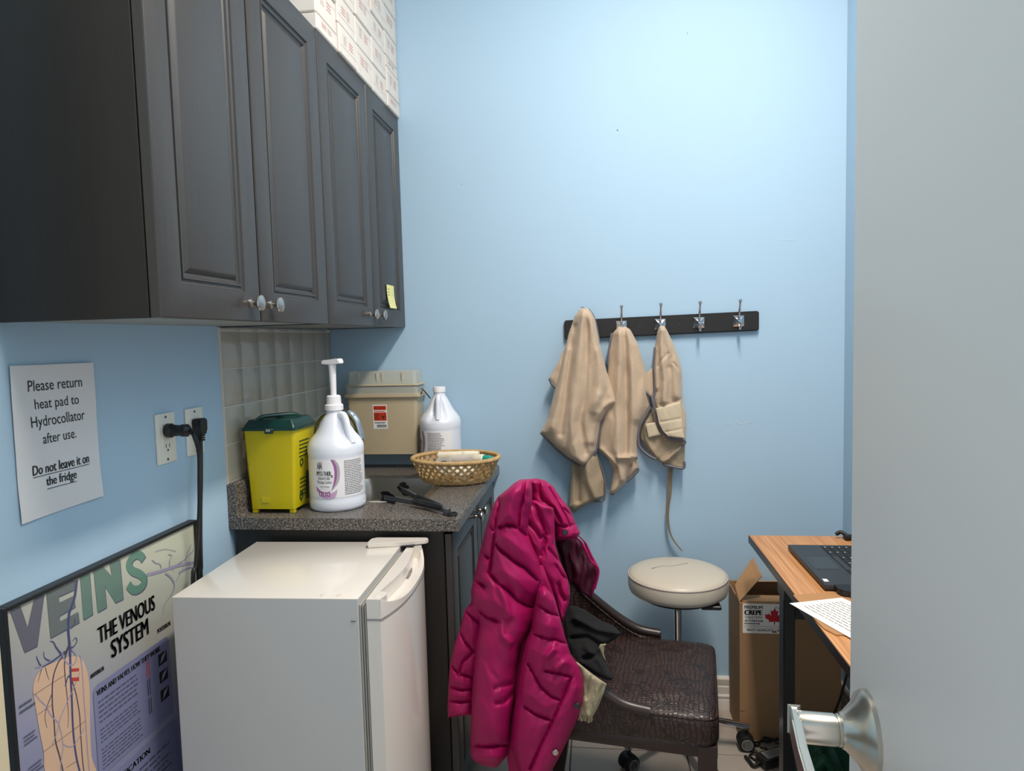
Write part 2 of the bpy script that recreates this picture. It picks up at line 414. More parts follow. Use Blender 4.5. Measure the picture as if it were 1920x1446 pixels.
# backsplash of square tiles
T = .1016; t0 = .0422; zs = 1.4007; ZCAB = 1.4115
bx('grout_bed', (0, -(t0+7*T)-.002, .99), (.0056, -.004, ZCAB), 'grout_tile', wall_left)
for k in range(7):
    for j in range(4):
        y1 = -(t0+k*T); z1 = zs-j*T
        bx('tile', (0, y1-T+.0014, z1-T+.0014), (.0068, y1-.0014, z1-.0014), 'wall_tile', wall_left, .0009, 2)
for k in range(7): bx('tile', (0, -(t0+k*T)-T+.0014, zs+.0014), (.0068, -(t0+k*T)-.0014, ZCAB), 'wall_tile', wall_left, .0009, 2)
for j in range(4): bx('tile', (0, -t0+.0014, zs-(j+1)*T+.0014), (.0068, -.004, zs-j*T-.0014), 'wall_tile', wall_left, .0016, 2)

# ceiling strip light (the room's lamp, above the frame)
tr = thing('ceiling_light', 'long fluorescent strip light on the ceiling above the frame', 'light', (1.36, -1.35, CH))
bx('housing', (1.26, -1.88, CH-.02), (1.46, -.82, CH), 'white_ceiling', tr, .004, 1)
for y in (-1.88, -.835): bx('end_cap', (1.265, y, CH-.045), (1.455, y+.015, CH-.02), 'white_ceiling', tr, .003, 1)
bx('diffuser', (1.28, -1.865, CH-.042), (1.44, -.835, CH-.02), 'lamp', tr, .004, 1)

# ------------------------------------------------------------ open door
th = math.radians(4.8); 
door = bpy.data.objects.new('door_1', None); col.objects.link(door); struct(door, 'pale grey open door with satin lever handle')
hx, hy = 1.226, -1.778
Md = Matrix.Translation((hx, hy, 0)) @ Matrix.Rotation(-th, 4, 'Z')       # local: -y runs to the hinge, face at x=0
door.location = (hx, hy, 0); door.rotation_euler = (0, 0, -th); MW[door.name] = Md
bx('door_leaf', (0, -.81, .01), (.044, 0, 2.06), 'door_grey', door, .003, 2, True)
rc = (0, -.064, 1.013)
Mx = Matrix.Rotation(-pi/2, 4, 'Y')
MB().lathe([(.0355,0),(.0355,.004),(.033,.0075),(.026,.011),(.016,.021),(.0145,.024)], rc, 40, Mx).build('rose', 'satin', door, True)
MB().lathe([(.0125,.02),(.0135,.0235),(.0135,.027),(.0125,.0275),(.0125,.0285),(.0135,.029),(.0135,.058),(.0125,.06)], rc, 28, Mx).build('lever_neck', 'satin', door, True)
lv = MB(); pts = [(.002,.0125,.012),(.0,-.01,.0125),(-.003,-.05,.0115),(-.004,-.09,.010),(-.002,-.118,.009)]
G = []
for dx, y, h in pts:
    xx = -.062+dx; G.append([(xx-.004, rc[1]+y, rc[2]-h), (xx+.004, rc[1]+y, rc[2]-h), (xx+.004, rc[1]+y, rc[2]+h), (xx-.004, rc[1]+y, rc[2]+h)])
lv.grid(G, cv=True); lv.faces(G[0], [[0,1,2,3]]); lv.faces(G[-1], [[3,2,1,0]])
bmesh.ops.remove_doubles(lv.bm, verts=lv.bm.verts[:], dist=1e-5)
bmesh.ops.bevel(lv.bm, geom=lv.bm.edges[:], offset=.0016, segments=2, affect='EDGES')
lv.build('lever', 'satin', door, True)

# ------------------------------------------------------------ wall cabinets
def door_panel(name, y0, y1, z0, z1, xf, mt, parent, M=None, rail=.058):
    # routed one-piece door: nested rectangles with a moulded profile, front face towards +x
    pr = [(0,-.019),(0,-.003),(.0012,-.0008),(.003,0),(rail,0),(rail+.002,-.004),(rail+.006,-.006),(rail+.009,-.0055),(rail+.010,-.0025),(rail+.013,-.0025),(rail+.015,-.006),(rail+.019,-.0085),(rail+.021,-.0085),(rail+.028,-.003),(rail+.032,-.0015)]
    rings = [[(xf+d, y0+i, z0+i), (xf+d, y1-i, z0+i), (xf+d, y1-i, z1-i), (xf+d, y0+i, z1-i)] for i, d in pr]
    b = MB(); b.grid(rings, cv=True); b.faces(rings[0], [[0,1,2,3]]); b.faces(rings[-1], [[0,1,2,3]])
    bmesh.ops.remove_doubles(b.bm, verts=b.bm.verts[:], dist=1e-6)
    if M is not None: b.bm.transform(M)
    return b.build(name, mt, parent, smooth=25)
def knob(c, parent, M=None, ax='x'):
    R = Matrix.Rotation(pi/2, 4, 'Y')
    b = MB(); b.lathe([(.0085,0),(.0085,.002),(.0055,.004),(.0045,.008),(.0045,.014),(.007,.017),(.0145,.0195),(.0162,.0225),(.0155,.0255),(.010,.028),(.003,.029)], c, 28, R)
    if M is not None: b.bm.transform(M)
    return b.build('knob', 'nickel', parent, smooth=40)
ZB, ZT, XF = 1.412, 2.162, .2975
def wall_cab(y0, ym, y1, label, ajar=0):
    t = thing('wall_cabinet', label, 'cabinet', (XF/2, (y0+y1)/2, ZB), group='dark wall cabinets')
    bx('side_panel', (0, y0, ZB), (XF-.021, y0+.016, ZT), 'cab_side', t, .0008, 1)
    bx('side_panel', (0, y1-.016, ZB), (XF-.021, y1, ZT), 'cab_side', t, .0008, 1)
    bx('bottom_panel', (0, y0+.016, ZB+.002), (XF-.021, y1-.016, ZB+.018), 'cab_in', t)
    bx('top_panel', (0, y0+.016, ZT-.016), (XF-.021, y1-.016, ZT), 'cab_in', t)
    bx('back_panel', (0, y0+.016, ZB+.018), (.006, y1-.016, ZT-.016), 'cab_in', t)
    d1 = door_panel('door', y0+.002, ym-.0035, ZB, ZT, XF, 'cab', t, Matrix.Translation((XF-.02, y0, 0)) @ Matrix.Rotation(-ajar, 4, 'Z') @ Matrix.Translation((-XF+.02, -y0, 0)))
    knob((XF, ym-.045, ZB+.036), d1, Matrix.Translation((XF-.02, y0, 0)) @ Matrix.Rotation(-ajar, 4, 'Z') @ Matrix.Translation((-XF+.02, -y0, 0)))
    d2 = door_panel('door', ym+.0035, y1-.003, ZB, ZT, XF, 'cab', t); knob((XF, ym+.04, ZB+.036), d2)
    return t
wall_cab(-1.425, -1.092, -.729, 'dark wall cabinet nearest the camera, above the paper notice')
wall_cab(-.727, -.357, -.001, 'dark wall cabinet in the corner under the white cartons, with a sticky note')
# sticky note
sn = thing('sticky_note', 'small pale yellow sticky note curling off the corner cabinet door', 'note', (XF, -.18, 1.475))
G = []
for i in range(13):
    t = i/12; z = 1.553-.078*t; x = XF-.0012+.002+.012*max(0, t-.25)**2.0+.001
    G.append([(x, -.222+.012*t*t, z), (x+.001, -.18, z), (x, -.140+.006*t*t, z)])
b = MB(); b.grid(G); b.build('note_sheet', 'note_yellow', sn, smooth=60)
f = lambda x, y: (XF+.0025+.012*max(0, (1-y)-.25)**2.0, -.218+.072*x, 1.477+.074*y)
text_lines('handwriting', f, .1, .9, .52, .92, 3, 'ink_soft', sn, .25, .4)

# ------------------------------------------------------------ white cartons on the wall cabinets
cy = [-.732, -.587, -.441, -.293, -.146, -.003]
ch_ = [[2.1625,2.206,2.290,2.374,2.459,2.545,2.63], [2.1625,2.245,2.327,2.41,2.495,2.58,2.66], [2.1625,2.247,2.33,2.415,2.5,2.585,2.66], [2.1625,2.248,2.333,2.41,2.5,2.585,2.66], [2.1625,2.212,2.297,2.335,2.418,2.503,2.59,2.66]]
ords = ['nearest', 'second', 'middle', 'fourth', 'corner']
lev = ['bottom', 'second', 'third', 'fourth', 'fifth', 'sixth', 'seventh']
for c in range(5):
    for r in range(len(ch_[c])-1):
        z0, z1 = ch_[c][r], ch_[c][r+1]; jx = random.uniform(-.004, .003); y0, y1 = cy[c]+.0016, cy[c+1]-.0016
        t = thing('carton', '%s white carton from below in the %s column of the stack above the cabinets' % (lev[r], ords[c]) if r else 'white carton at the foot of the %s column of the stack above the cabinets' % ords[c], 'box', (.15, (y0+y1)/2, z0), group='white cartons on the wall cabinets')
        bx('carton_body', (.004, y0, z0), (.303+jx, y1, z1-.0025), 'carton_white', t, .003, 1)
        fx = .303+jx+.0006; h = z1-z0; W = y1-y0
        fn = (lambda fx, y0, z0, W, h: (lambda x, y: (fx, y0+W*x, z0+h*y)))(fx, y0, z0, W, h)
        quad('flap_seam', fn, .02, .30 if c % 2 else .72, .98, .312 if c % 2 else .73, 'ink_pale', t)
        up = (r+c) % 2
        xo = .5 if up else .2
        b = MB()
        for k in range(3): b.faces([fn(xo+.02, .44+.1*k), fn(xo+.24, .44+.1*k), fn(xo+.24, .468+.1*k), fn(xo+.02, .468+.1*k)], [[0,1,2,3]])
        b.build('red_print', 'carton_red', t, smooth=0, normals=False)
        text_lines('grey_print', fn, (.22 if up else .5), (.42 if up else .72), .40, .74, 4, 'ink_pale', t, .4, .3)

# ------------------------------------------------------------ base cabinet, worktop, sink
CT = .90; YC = -.755; XC = .632
t = thing('base_cabinet', 'dark base cabinet under the speckled worktop in the corner', 'cabinet', (.3, -.37, 0))
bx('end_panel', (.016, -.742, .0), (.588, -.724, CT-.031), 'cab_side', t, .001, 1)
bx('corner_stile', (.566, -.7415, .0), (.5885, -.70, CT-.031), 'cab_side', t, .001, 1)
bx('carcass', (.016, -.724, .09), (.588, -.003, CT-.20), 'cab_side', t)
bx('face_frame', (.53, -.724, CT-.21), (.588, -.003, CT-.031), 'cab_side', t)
bx('toe_kick', (.5, -.724, .0), (.515, -.003, .09), 'black_plastic', t)
for (y0, y1, ky) in ((-.738, -.374, -.41), (-.368, -.006, -.333)):
    d = door_panel('door', y0, y1, .10, CT-.045, .61, 'cab', t); knob((.61, ky, CT-.085), d)
SX0, SX1, SY0, SY1 = .185, .475, -.56, -.235        # sink cut-out
wt = MB()
edge = [(XC-.012, CT)]+[(XC-.012+.012*math.sin(a), CT-.012+.012*math.cos(a)) for a in np.linspace(.2, pi/2, 6)]+[(XC, CT-.03), (XC-.006, CT-.032)]
sec_r = lambda x0: [(x0, CT-.032), (x0, CT)]+edge
def extr(poly, y0, y1): wt.prism(poly, 'y', y0, y1)
lip = [(.0005, CT-.032), (.0005, CT+.088), (.004, CT+.093), (.020, CT+.093), (.0245, CT+.088), (.0245, CT+.010), (.027, CT+.003), (.033, CT)]
extr(lip+edge, YC, SY0); extr(lip+edge, SY1, -.0005)
extr(lip+[(SX0, CT), (SX0, CT-.032)], SY0, SY1); extr(sec_r(SX1), SY0, SY1)
wk = wt.build('worktop', 'laminate', smooth=40); tag(wk, 'dark speckled laminate worktop with upstand around the sink', 'worktop')
sk = thing('sink', 'small stainless steel sink let into the speckled worktop', 'sink', ((SX0+SX1)/2, (SY0+SY1)/2, CT))
def rrect(x0, y0, x1, y1, r, z, n=6):
    o = []
    for cx, cy_, a0 in ((x1-r, y1-r, 0), (x0+r, y1-r, pi/2), (x0+r, y0+r, pi), (x1-r, y0+r, 1.5*pi)):
        for k in range(n+1): a = a0+pi/2*k/n; o.append((cx+r*math.cos(a), cy_+r*math.sin(a), z))
    return o
rings = [rrect(SX0-.022, SY0-.022, SX1+.022, SY1+.022, .03, CT+.0005), rrect(SX0-.020, SY0-.020, SX1+.020, SY1+.020, .03, CT+.003), rrect(SX0-.004, SY0-.004, SX1+.004, SY1+.004, .04, CT+.003), rrect(SX0+.003, SY0+.003, SX1-.003, SY1-.003, .04, CT-.003)]
rim = MB(); rim.grid(rings, cv=True); rim.build('rim', 'steel', sk)
rings = [rrect(SX0+.003, SY0+.003, SX1-.003, SY1-.003, .04, CT-.003), rrect(SX0+.008, SY0+.008, SX1-.008, SY1-.008, .045, CT-.03), rrect(SX0+.014, SY0+.014, SX1-.014, SY1-.014, .05, CT-.14), rrect(SX0+.03, SY0+.03, SX1-.03, SY1-.03, .05, CT-.155), rrect(SX0+.11, SY0+.13, SX1-.11, SY1-.13, .03, CT-.158)]
bs = MB(); bs.grid(rings, cv=True); bs.faces(rings[-1], [list(range(len(rings[-1])))]); bs.build('basin', 'steel', sk)
MB().lathe([(.035,0),(.035,.002),(.028,.003),(.022,.001)], ((SX0+SX1)/2, (SY0+SY1)/2, CT-.158), 24).build('drain', 'dark_steel', sk)
fc = thing('faucet', 'chrome gooseneck faucet curving out behind the pump bottle', 'faucet', (.125, -.45, CT))
MB().lathe([(.024,0),(.024,.006),(.018,.012),(.015,.02),(.014,.05),(.012,.055)], (.125, -.45, CT), 24).build('base', 'chrome', fc)
sp = smooth_path([(.125,-.45,CT+.05),(.125,-.45,CT+.12),(.128,-.45,CT+.19),(.15,-.45,CT+.236),(.19,-.45,CT+.253),(.23,-.45,CT+.248),(.256,-.45,CT+.222),(.266,-.45,CT+.185),(.268,-.45,CT+.176)], 6)
MB().tube(sp, .0125, 16).build('spout', 'chrome', fc, smooth=60)
MB().lathe([(.0135,0),(.0145,.003),(.0145,.012),(.0135,.015),(.0135,.02)], (.2685, -.45, CT+.160), 20).build('aerator', 'chrome', fc)

# ------------------------------------------------------------ fridge
FR = thing('mini_fridge', 'white compact fridge in front of the base cabinet and worktop', 'fridge', (.292, -.957, 0), math.radians(1.9))
L_ = dict(local=True)
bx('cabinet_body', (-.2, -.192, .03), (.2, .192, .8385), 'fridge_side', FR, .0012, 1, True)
bx('top_panel', (-.2, -.192, .8375), (.2, .192, .84), 'fridge', FR, .001, 2, True)
for sx in (-.16, .16):
    for sy in (-.15, .15): MB().lathe([(.014,0),(.016,.004),(.016,.03)], (sx, sy, 0), 16).build('foot', 'black_plastic', FR, True)
for k in range(3): bx('gasket_rib', (.2005+.0055*k, -.188, .05), (.2045+.0055*k, .188, .826-.001*k), ('gasket','plastic_grey','gasket')[k], FR, .001, 1, True)
def door_plan(x0, off=0, ins=0, n=24):
    pts = [(x0, .19-ins), (x0, -.19+ins)]
    for k in range(n+1):
        t = k/n; y = -.19+ins+(.38-2*ins)*t; yy = (2*t-1)
        pts.append((x0+.028+off+.032*(1-abs(yy)**2.6), y))
    return pts
dr = MB().prism(door_plan(.217), 'z', .04, .793).build('door', 'fridge', FR, True)
MB().prism(door_plan(.217, .0012, -.0006), 'z', .793, .7975).build('cap_shadow_line', 'plastic_grey', dr, True)
cap = MB(); pl = door_plan(.217, .001); cap.prism(pl, 'z', .7975, .806)
def cap_in(t):    # plan of the scoop's rear wall
    y = -.145+.31*t; return (.233+.022*max(0, math.sin(pi*t))**.5*0+.0+.016*math.sin(pi*t)**1.0, y)
inner = [cap_in(k/16) for k in range(17)]
cap.prism([(.217, .19), (.217, -.19), (.2455, -.19), (.252, -.165), (.250, -.150)]+inner+[(.252, .168), (.2455, .19)], 'z', .806, .838)
# front lip of the scoop: a wall that rises to the ends
outer = [(p[0], p[1]) for p in pl[2:]]
n = len(outer); G = []
for k, (x, y) in enumerate(outer):
    t = k/(n-1); hgt = .806+.030*max(0, abs(2*t-1)**3.5)
    G.append([(x, y, .8055), (x, y, hgt), (x-.007, y, hgt-.0005), (x-.016, y, .8062)])
cap.grid(G)
cap.build('handle_cap', 'fridge', dr, True, smooth=35)
bx('logo_recess', (.2545, .012, .812), (.2565, .045, .824), 'plastic_grey', dr, .0008, 1, True)
hg = MB(); hg.prism([(.115,.150),(.12,.137),(.19,.15),(.262,.172),(.268,.182),(.262,.19),(.13,.19),(.117,.18)], 'z', .8405, .853)
bmesh.ops.bevel(hg.bm, geom=hg.bm.edges[:], offset=.002, segments=2, affect='EDGES')
hg.build('hinge_cover', 'fridge', FR, True)
bx('hinge_pin', (.205, .15, .8395), (.235, .172, .8425), 'black_plastic', FR, 0, 1, True)
for sx in (.12, .155): MB().lathe([(.0055,0),(.0055,.0007),(.004,.0012)], (sx, -.176, .84), 16).build('screw_cap', 'fridge', FR, True)
MB().lathe([(.0055,0),(.0055,.0007),(.004,.0012)], (.2345, -.172, .838), 16).build('screw_cap', 'fridge', dr, True)
bx('scratch', (.184, -.1935, .792), (.194, -.192, .7935), 'ink_soft', FR, 0, 1, True)

# ------------------------------------------------------------ notice on the left wall
nt = thing('paper_notice', 'white printed paper notice taped to the blue wall under the cabinet', 'notice', (.003, -1.31, 1.068))
def notice_x(y, z):
    a = np.array((y+1.408)/.193*3.0); c = np.array((1.339-z)/.27*4.0); k = (y+1.408)/.193
    return .0022+.0035*float(vnoise(a, c, 3))+.003*k*k*((1.339-z)/.27-.3)**2
G = []
for i in range(25):
    G.append([])
    for j in range(25):
        s_, tt = j/24, i/24; y = -1.408+.193*s_; z = 1.339-.002*s_-(.267+.006*(1-s_))*tt; G[-1].append((notice_x(y, z), y, z))
MB().grid(G).build('sheet', 'paper_grey', nt, smooth=60)
def wl_text(t_, y0, y1, zb, h, bold=0, drop=0):
    f_ = lambda x, y: (notice_x(y0+(y1-y0)*x, zb-drop+h*y)+.0007, y0+(y1-y0)*x, zb-drop+h*y); text('lettering', t_, f_, 'ink', nt, bold)
wl_text('Please return', -1.374, -1.249, 1.292, .0195)
wl_text('heat pad to', -1.362, -1.26, 1.258, .024, drop=.004)
wl_text('Hydrocollator', -1.373, -1.248, 1.228, .0255, drop=.006)
wl_text('after use.', -1.352, -1.274, 1.1965, .0185)
wl_text('Do not leave it on', -1.376, -1.245, 1.1435, .0175, .014)
wl_text('the fridge', -1.348, -1.28, 1.1185, .0215, .014, drop=.004)
for a, b, z in ((-1.376,-1.245,1.1395),(-1.348,-1.28,1.113)):
    MB().grid([[(notice_x(a+(b-a)*k/8, z)+.0007, a+(b-a)*k/8, z+q) for q in (0, .0012)] for k in range(9)]).build('underline', 'ink', nt, smooth=0, normals=False)

# ------------------------------------------------------------ outlets, plugs, cords
def outlet(y0, y1, label):
    t = thing('wall_outlet', label, 'outlet', (0, (y0+y1)/2, 1.096), group='wall outlets'); ym = (y0+y1)/2
    bx('cover_plate', (0, y0, 1.096), (.005, y1, 1.212), 'outlet', t, .0022, 2)
    bx('receptacle', (.004, ym-.0165, 1.120), (.0065, ym+.0165, 1.188), 'outlet', t, .001, 1)
    for z in (1.105, 1.203): MB().lathe([(.0032,0),(.0028,.0012)], (.005, ym, z), 10, Matrix.Rotation(pi/2, 4, 'Y')).build('screw', 'dark_grey', t)
    for dy in (-.006, .006): bx('slot', (.006, ym+dy-.001, 1.132), (.0068, ym+dy+.001, 1.141), 'ink', t)
    MB().lathe([(.0026,0),(.0026,.0008)], (.006, ym, 1.1265), 10, Matrix.Rotation(pi/2, 4, 'Y')).build('slot', 'ink', t)
    bx('test_button', (.006, ym-.008, 1.1475), (.0075, ym-.001, 1.1525), 'outlet', t, .0005, 1); bx('test_button', (.006, ym+.001, 1.1475), (.0075, ym+.008, 1.1525), 'outlet', t, .0005, 1)
outlet(-1.037, -.967, 'white outlet with a round black plug sticking straight out')
outlet(-.924, -.853, 'white outlet with a flat black plug hanging down, beside the tiles')
pc = thing('power_cord', 'black cord with a round plug in the outlet nearer the notice', 'cord', (.04, -1.005, .5), group='black power cords')  # an appliance's own power cord, running down behind the fridge
MB().lathe([(.013,0),(.0165,.004),(.0165,.014),(.0135,.018),(.0125,.036),(.0145,.040),(.0145,.052),(.009,.058),(.006,.060)], (.0075, -1.006, 1.172), 24, Matrix.Rotation(pi/2, 4, 'Y')).build('plug', 'black_plastic', pc)
cx1 = [(.066,-1.006,1.172)]+[tuple(P(u, v, 'x', x)) for u, v, x in ((364,818,.082),(373,850,.085),(374,900,.07),(374,950,.062),(371,1010,.05),(367,1060,.045),(362,1100,.045))]+[(.045,-1.0,.5),(.045,-.98,.3)]
MB().tube(smooth_path(cx1, 8), .0048, 8).build('cable', 'black_plastic', pc, smooth=60)
pc = thing('power_cord', 'black cord with a flat plug in the outlet beside the tiles', 'cord', (.03, -.89, .5), group='black power cords')  # second appliance power cord, plugged straight into the wall
b = MB(); b.prism([(-.906, 1.186), (-.876, 1.186), (-.873, 1.178), (-.877, 1.158), (-.881, 1.144), (-.901, 1.144), (-.905, 1.158), (-.909, 1.178)], 'x', .0075, .030); bmesh.ops.bevel(b.bm, geom=b.bm.edges[:], offset=.003, segments=2, affect='EDGES'); b.build('plug', 'black_plastic', pc)
for k in range(3): bx('strain_relief', (.011, -.9, 1.141-.0055*k), (.027, -.882, 1.145-.0055*k), 'black_plastic', pc, .0015, 1)
cx2 = [(.019,-.891,1.143)]+[tuple(P(u, v, 'x', x)) for u, v, x in ((377,845,.024),(377,900,.036),(376,950,.036),(376,1010,.034),(377,1060,.034),(378,1100,.034))]+[(.036,-.94,.5),(.038,-.94,.3)]
MB().tube(smooth_path(cx2, 8), .0046, 8).build('cable', 'black_plastic', pc, smooth=60)

# ------------------------------------------------------------ framed chart
PX = .02; PT, PB, PY0, PY1 = .943, .22, -1.474, -.93
po = thing('framed_chart', 'framed anatomical chart of the venous system behind the fridge', 'poster', (.01, (PY0+PY1)/2, PB))
bx('board', (.001, PY0+.006, PB+.006), (PX-.004, PY1-.006, PT-.006), 'poster_print', po)
for a, b in (((0,PY0,PB),(PX+.001,PY0+.0085,PT)), ((0,PY1-.0075,PB),(PX+.001,PY1,PT)), ((0,PY0+.0085,PT-.007),(PX+.001,PY1-.0075,PT)), ((0,PY0+.0085,PB),(PX+.001,PY1-.0075,PB+.009))): bx('frame_rail', a, b, 'black_plastic', po, .001, 1)
bb = bpy.data.objects['board']
px_ = PX-.0034
def PQ(u, v): p = P(u, v, 'x', px_); return (p[1], p[2])
lay = [0]
def pos_x():
    lay[0] += 1; return px_+.000012*lay[0]
def flat_poly(name, pts, mt_, par=bb):
    x = pos_x(); q = [(x, *PQ(u, v)) for u, v in pts]; return MB().faces(q, [list(range(len(q)))]).build(name, mt_, par, smooth=0, normals=False)
def ribbon(pts, wpx, mt_, name='vein', par=bb):
    x = pos_x(); q = smooth_path([PQ(u, v) for u, v in pts], 6); L1 = []; n = len(q)
    for i, p in enumerate(q):
        d = q[min(i+1, n-1)]-q[max(i-1, 0)]; d = d/(np.linalg.norm(d)+1e-9); nn = np.array([-d[1], d[0]]); tt = i/(n-1)
        w0 = wpx if not isinstance(wpx, tuple) else wpx[0]*(1-tt)+wpx[1]*tt
        L1.append([(x, *(p-nn*w0*.00058)), (x, *(p+nn*w0*.00058))])
    MB().grid(L1).build(name, mt_, par, smooth=0, normals=False)
zl = lambda l: [(x/5.785, 1000+y/5.785) for x, y in l]
for pts, mt_ in (([(95,800),(210,765),(300,1030),(375,690),(475,660),(400,1225),(265,1290)], 'veins_a'),
                 ([(500,620),(805,503),(810,610),(632,690),(640,755),(800,680),(815,800),(640,900),(648,960),(845,855),(858,968),(548,1138)], 'veins_b'),
                 ([(870,480),(970,432),(1005,880),(905,940)], 'veins_c'), ([(1015,412),(1120,362),(1215,470),(1190,328),(1300,283),(1335,715),(1250,755),(1135,570),(1155,805),(1060,860)], 'veins_c')):
    flat_poly('lettering', zl([(x+7, y+10) for x, y in pts]), 'panel_line'); flat_poly('lettering', zl(pts), mt_)
S_ = zl([(1555,288),(1530,248),(1480,232),(1425,275),(1400,350),(1440,410),(1510,440),(1560,490),(1555,560),(1500,608),(1440,612),(1390,560)])
ribbon([(u+1.2, v+1.6) for u, v in S_], 15.5, 'panel_line', 'lettering'); ribbon(S_, 15, 'veins_d', 'lettering')
zz = lambda x, y: (x/5.818, 1200+y/5.818)      # crop coordinates -> photo pixels
leg = smooth_path([(128,1232),(108,1240),(85,1250),(68,1268),(62,1290),(64,1310),(68,1335),(74,1370),(82,1410),(92,1456),(176,1456),(172,1420),(169,1370),(168,1300),(164,1262),(155,1238),(144,1230)], 4)
flat_poly('leg_figure', leg, 'skin')
for n_, l_, w_, m_ in (('v1', [(144,1088),(140,1120),(130,1150),(128,1180),(131,1215),(132,1262),(134,1300),(137,1370),(143,1420),(152,1456)], (5.5,3.6), 'vein_blue'),
    ('v2', [(131,1205),(122,1225),(108,1245),(99,1275),(98,1320),(101,1350),(104,1390),(112,1420),(120,1456)], 2.6, 'vein_dark'),
    ('v3', [(128,1215),(121,1240),(122,1270),(126,1310),(128,1340),(127,1365)], (2.8,.8), 'vein_dark'), ('v4', [(134,1275),(142,1300),(149,1340),(151,1375),(155,1430),(159,1456)], 2.2, 'vein_dark'),
    ('v5', [(122,1222),(108,1233),(92,1244),(78,1249),(70,1236),(69,1230)], (3.4,.9), 'vein_blue'), ('v6', [(95,1240),(84,1234),(82,1222)], (2,.8), 'vein_blue'), ('v7', [(116,1228),(106,1215),(100,1204),(93,1203)], (3,.8), 'vein_blue'),
    ('v8', [(133,1215),(139,1212),(144,1203),(142,1196),(136,1202)], (2.4,1), 'vein_blue'), ('v9', [(140,1160),(139,1172),(133,1180)], (2,.8), 'vein_blue'),
    ('v10', [(98,1300),(88,1325),(84,1345),(88,1365)], (2,.8), 'vein_dark'), ('v11', [(78,1255),(74,1268),(71,1280)], (1.6,.6), 'vein_dark'), ('v12', [(85,1252),(88,1265),(92,1276)], (1.6,.6), 'vein_dark'),
    ('v13', [(122,1287),(128,1268),(133,1275)], 2.6, 'vein_blue'),
    ('l1', [(150,1228),(154,1260),(157,1310),(160,1350),(164,1410),(168,1456)], 2.2, 'vein_lilac'), ('l2', [(66,1302),(75,1314),(86,1325),(95,1342),(108,1355),(113,1370),(118,1400),(114,1430),(114,1456)], 2, 'vein_lilac'),
    ('l3', [(149,1262),(138,1290),(122,1325),(112,1350),(106,1375),(97,1398)], 1.9, 'vein_lilac'), ('l4', [(118,1396),(128,1401),(138,1398),(150,1380),(158,1365)], 1.9, 'vein_lilac'), ('l5', [(116,1222),(122,1240),(134,1248),(142,1240),(142,1228),(134,1218)], 2.2, 'vein_lilac'), ('l6', [(100,1236),(88,1244),(76,1250),(66,1252)], 1.8, 'vein_lilac')):
    ribbon(l_, w_, m_)
for (a, b_) in ((254, 259), (271, 277)):
    flat_poly('red_band', [(134, 1200+(a-200)), (148, 1200+(a-200)-1), (148, 1200+(b_-200)), (134, 1200+(b_-200)+1)], 'ink_red')
for l_ in ([(62,1304),(123,1265)], [(70,1341),(99,1320)], [(82,1410),(160,1352)], [(124,1440),(142,1428)]): ribbon(l_, .7, 'vein_dark', 'leader_line')
# second limb, pale, along the top right corner
for l_, w_ in (([(276,1078),(300,1072),(330,1062),(366,1054)], 6), ([(310,1075),(322,1085),(327,1100),(320,1118)], 4), ([(322,1071),(333,1058),(345,1050),(365,1030)], 2), ([(318,1062),(318,1052),(322,1042),(315,1040)], 2), ([(302,1066),(300,1058),(292,1056),(285,1050)], 2), ([(290,1035),(310,1030),(330,1034)], 1), ([(330,1090),(345,1060),(350,1040),(360,1020)], 1.6), ([(306,1148),(308,1135),(318,1120)], 1), ([(335,1075),(350,1066),(366,1062)], 4)): ribbon(l_, w_, 'vein_lilac', 'pale_vein')
def pt_text(s, y0, y1, zb, h, bold=.02, m_='ink'): text('lettering', s, plane_fn((pos_x(), y0, zb), (0, y1-y0, 0), (0, 0, h)), m_, bb, bold)
pt_text('THE VENOUS', -1.268, -1.098, .788, .033); pt_text('SYSTEM', -1.236, -1.124, .744, .036)
pt_text('ANTERIOR', -1.296, -1.259, .732, .0085); pt_text('POSTERIOR', -1.094, -1.048, .7315, .0095)
def rr_panel(y0, y1, z0, z1, r=.014):
    x = pos_x(); q = [(x, p[0], p[1]) for p in rrect(y0, z0, y1, z1, r, 0)]; MB().faces(q, [list(range(len(q)))]).build('text_panel', 'panel_lilac', bb, smooth=0, normals=False)
rr_panel(-1.292, -1.058, .530, .712); rr_panel(-1.285, -1.05, .26, .512)
pt_text('VEINS AND VALVES: HOW THEY WORK', -1.283, -1.090, .690, .0115, .035)
for k, (z0, z1, n_) in enumerate(((.632,.682,5), (.592,.624,4), (.538,.584,6))):
    text_lines('small_print', plane_fn((pos_x(), -1.281, z0), (0, .120, 0), (0, 0, z1-z0)), 0, 1, 0, 1, n_, 'panel_line', bb, .42, .12)
for k, z in enumerate((.668, .628, .586)):
    x = pos_x(); fn = plane_fn((x, -1.098, z-.011), (0, .03, 0), (0, 0, .026)); quad('photo_inset', fn, 0, 0, 1, 1, 'ink', bb)
    x = pos_x(); fn = plane_fn((x, -1.098, z-.011), (0, .03, 0), (0, 0, .026)); b = MB().faces([fn(.2,.1), fn(.6,.4), fn(.95,.95), fn(.4,.7)], [[0,1,2,3]]); b.build('photo_inset', 'vein_lilac', bb, smooth=0, normals=False)
    x = pos_x(); ya = -1.140; fn = plane_fn((x, ya, z-.016), (0, .012, 0), (0, 0, .036))
    for a_, c_ in ((.1,.35), (.65,.9)): quad('valve_drawing', fn, a_, 0, c_, 1, 'vein_dark' if k else 'ink_red', bb)
pt_text('CLASSIFICATION', -1.28, -1.145, .488, .0125)
text_lines('small_print', plane_fn((pos_x(), -1.275, .28), (0, .2, 0), (0, 0, .2)), 0, 1, 0, 1, 16, 'panel_line', bb, .4, .2)
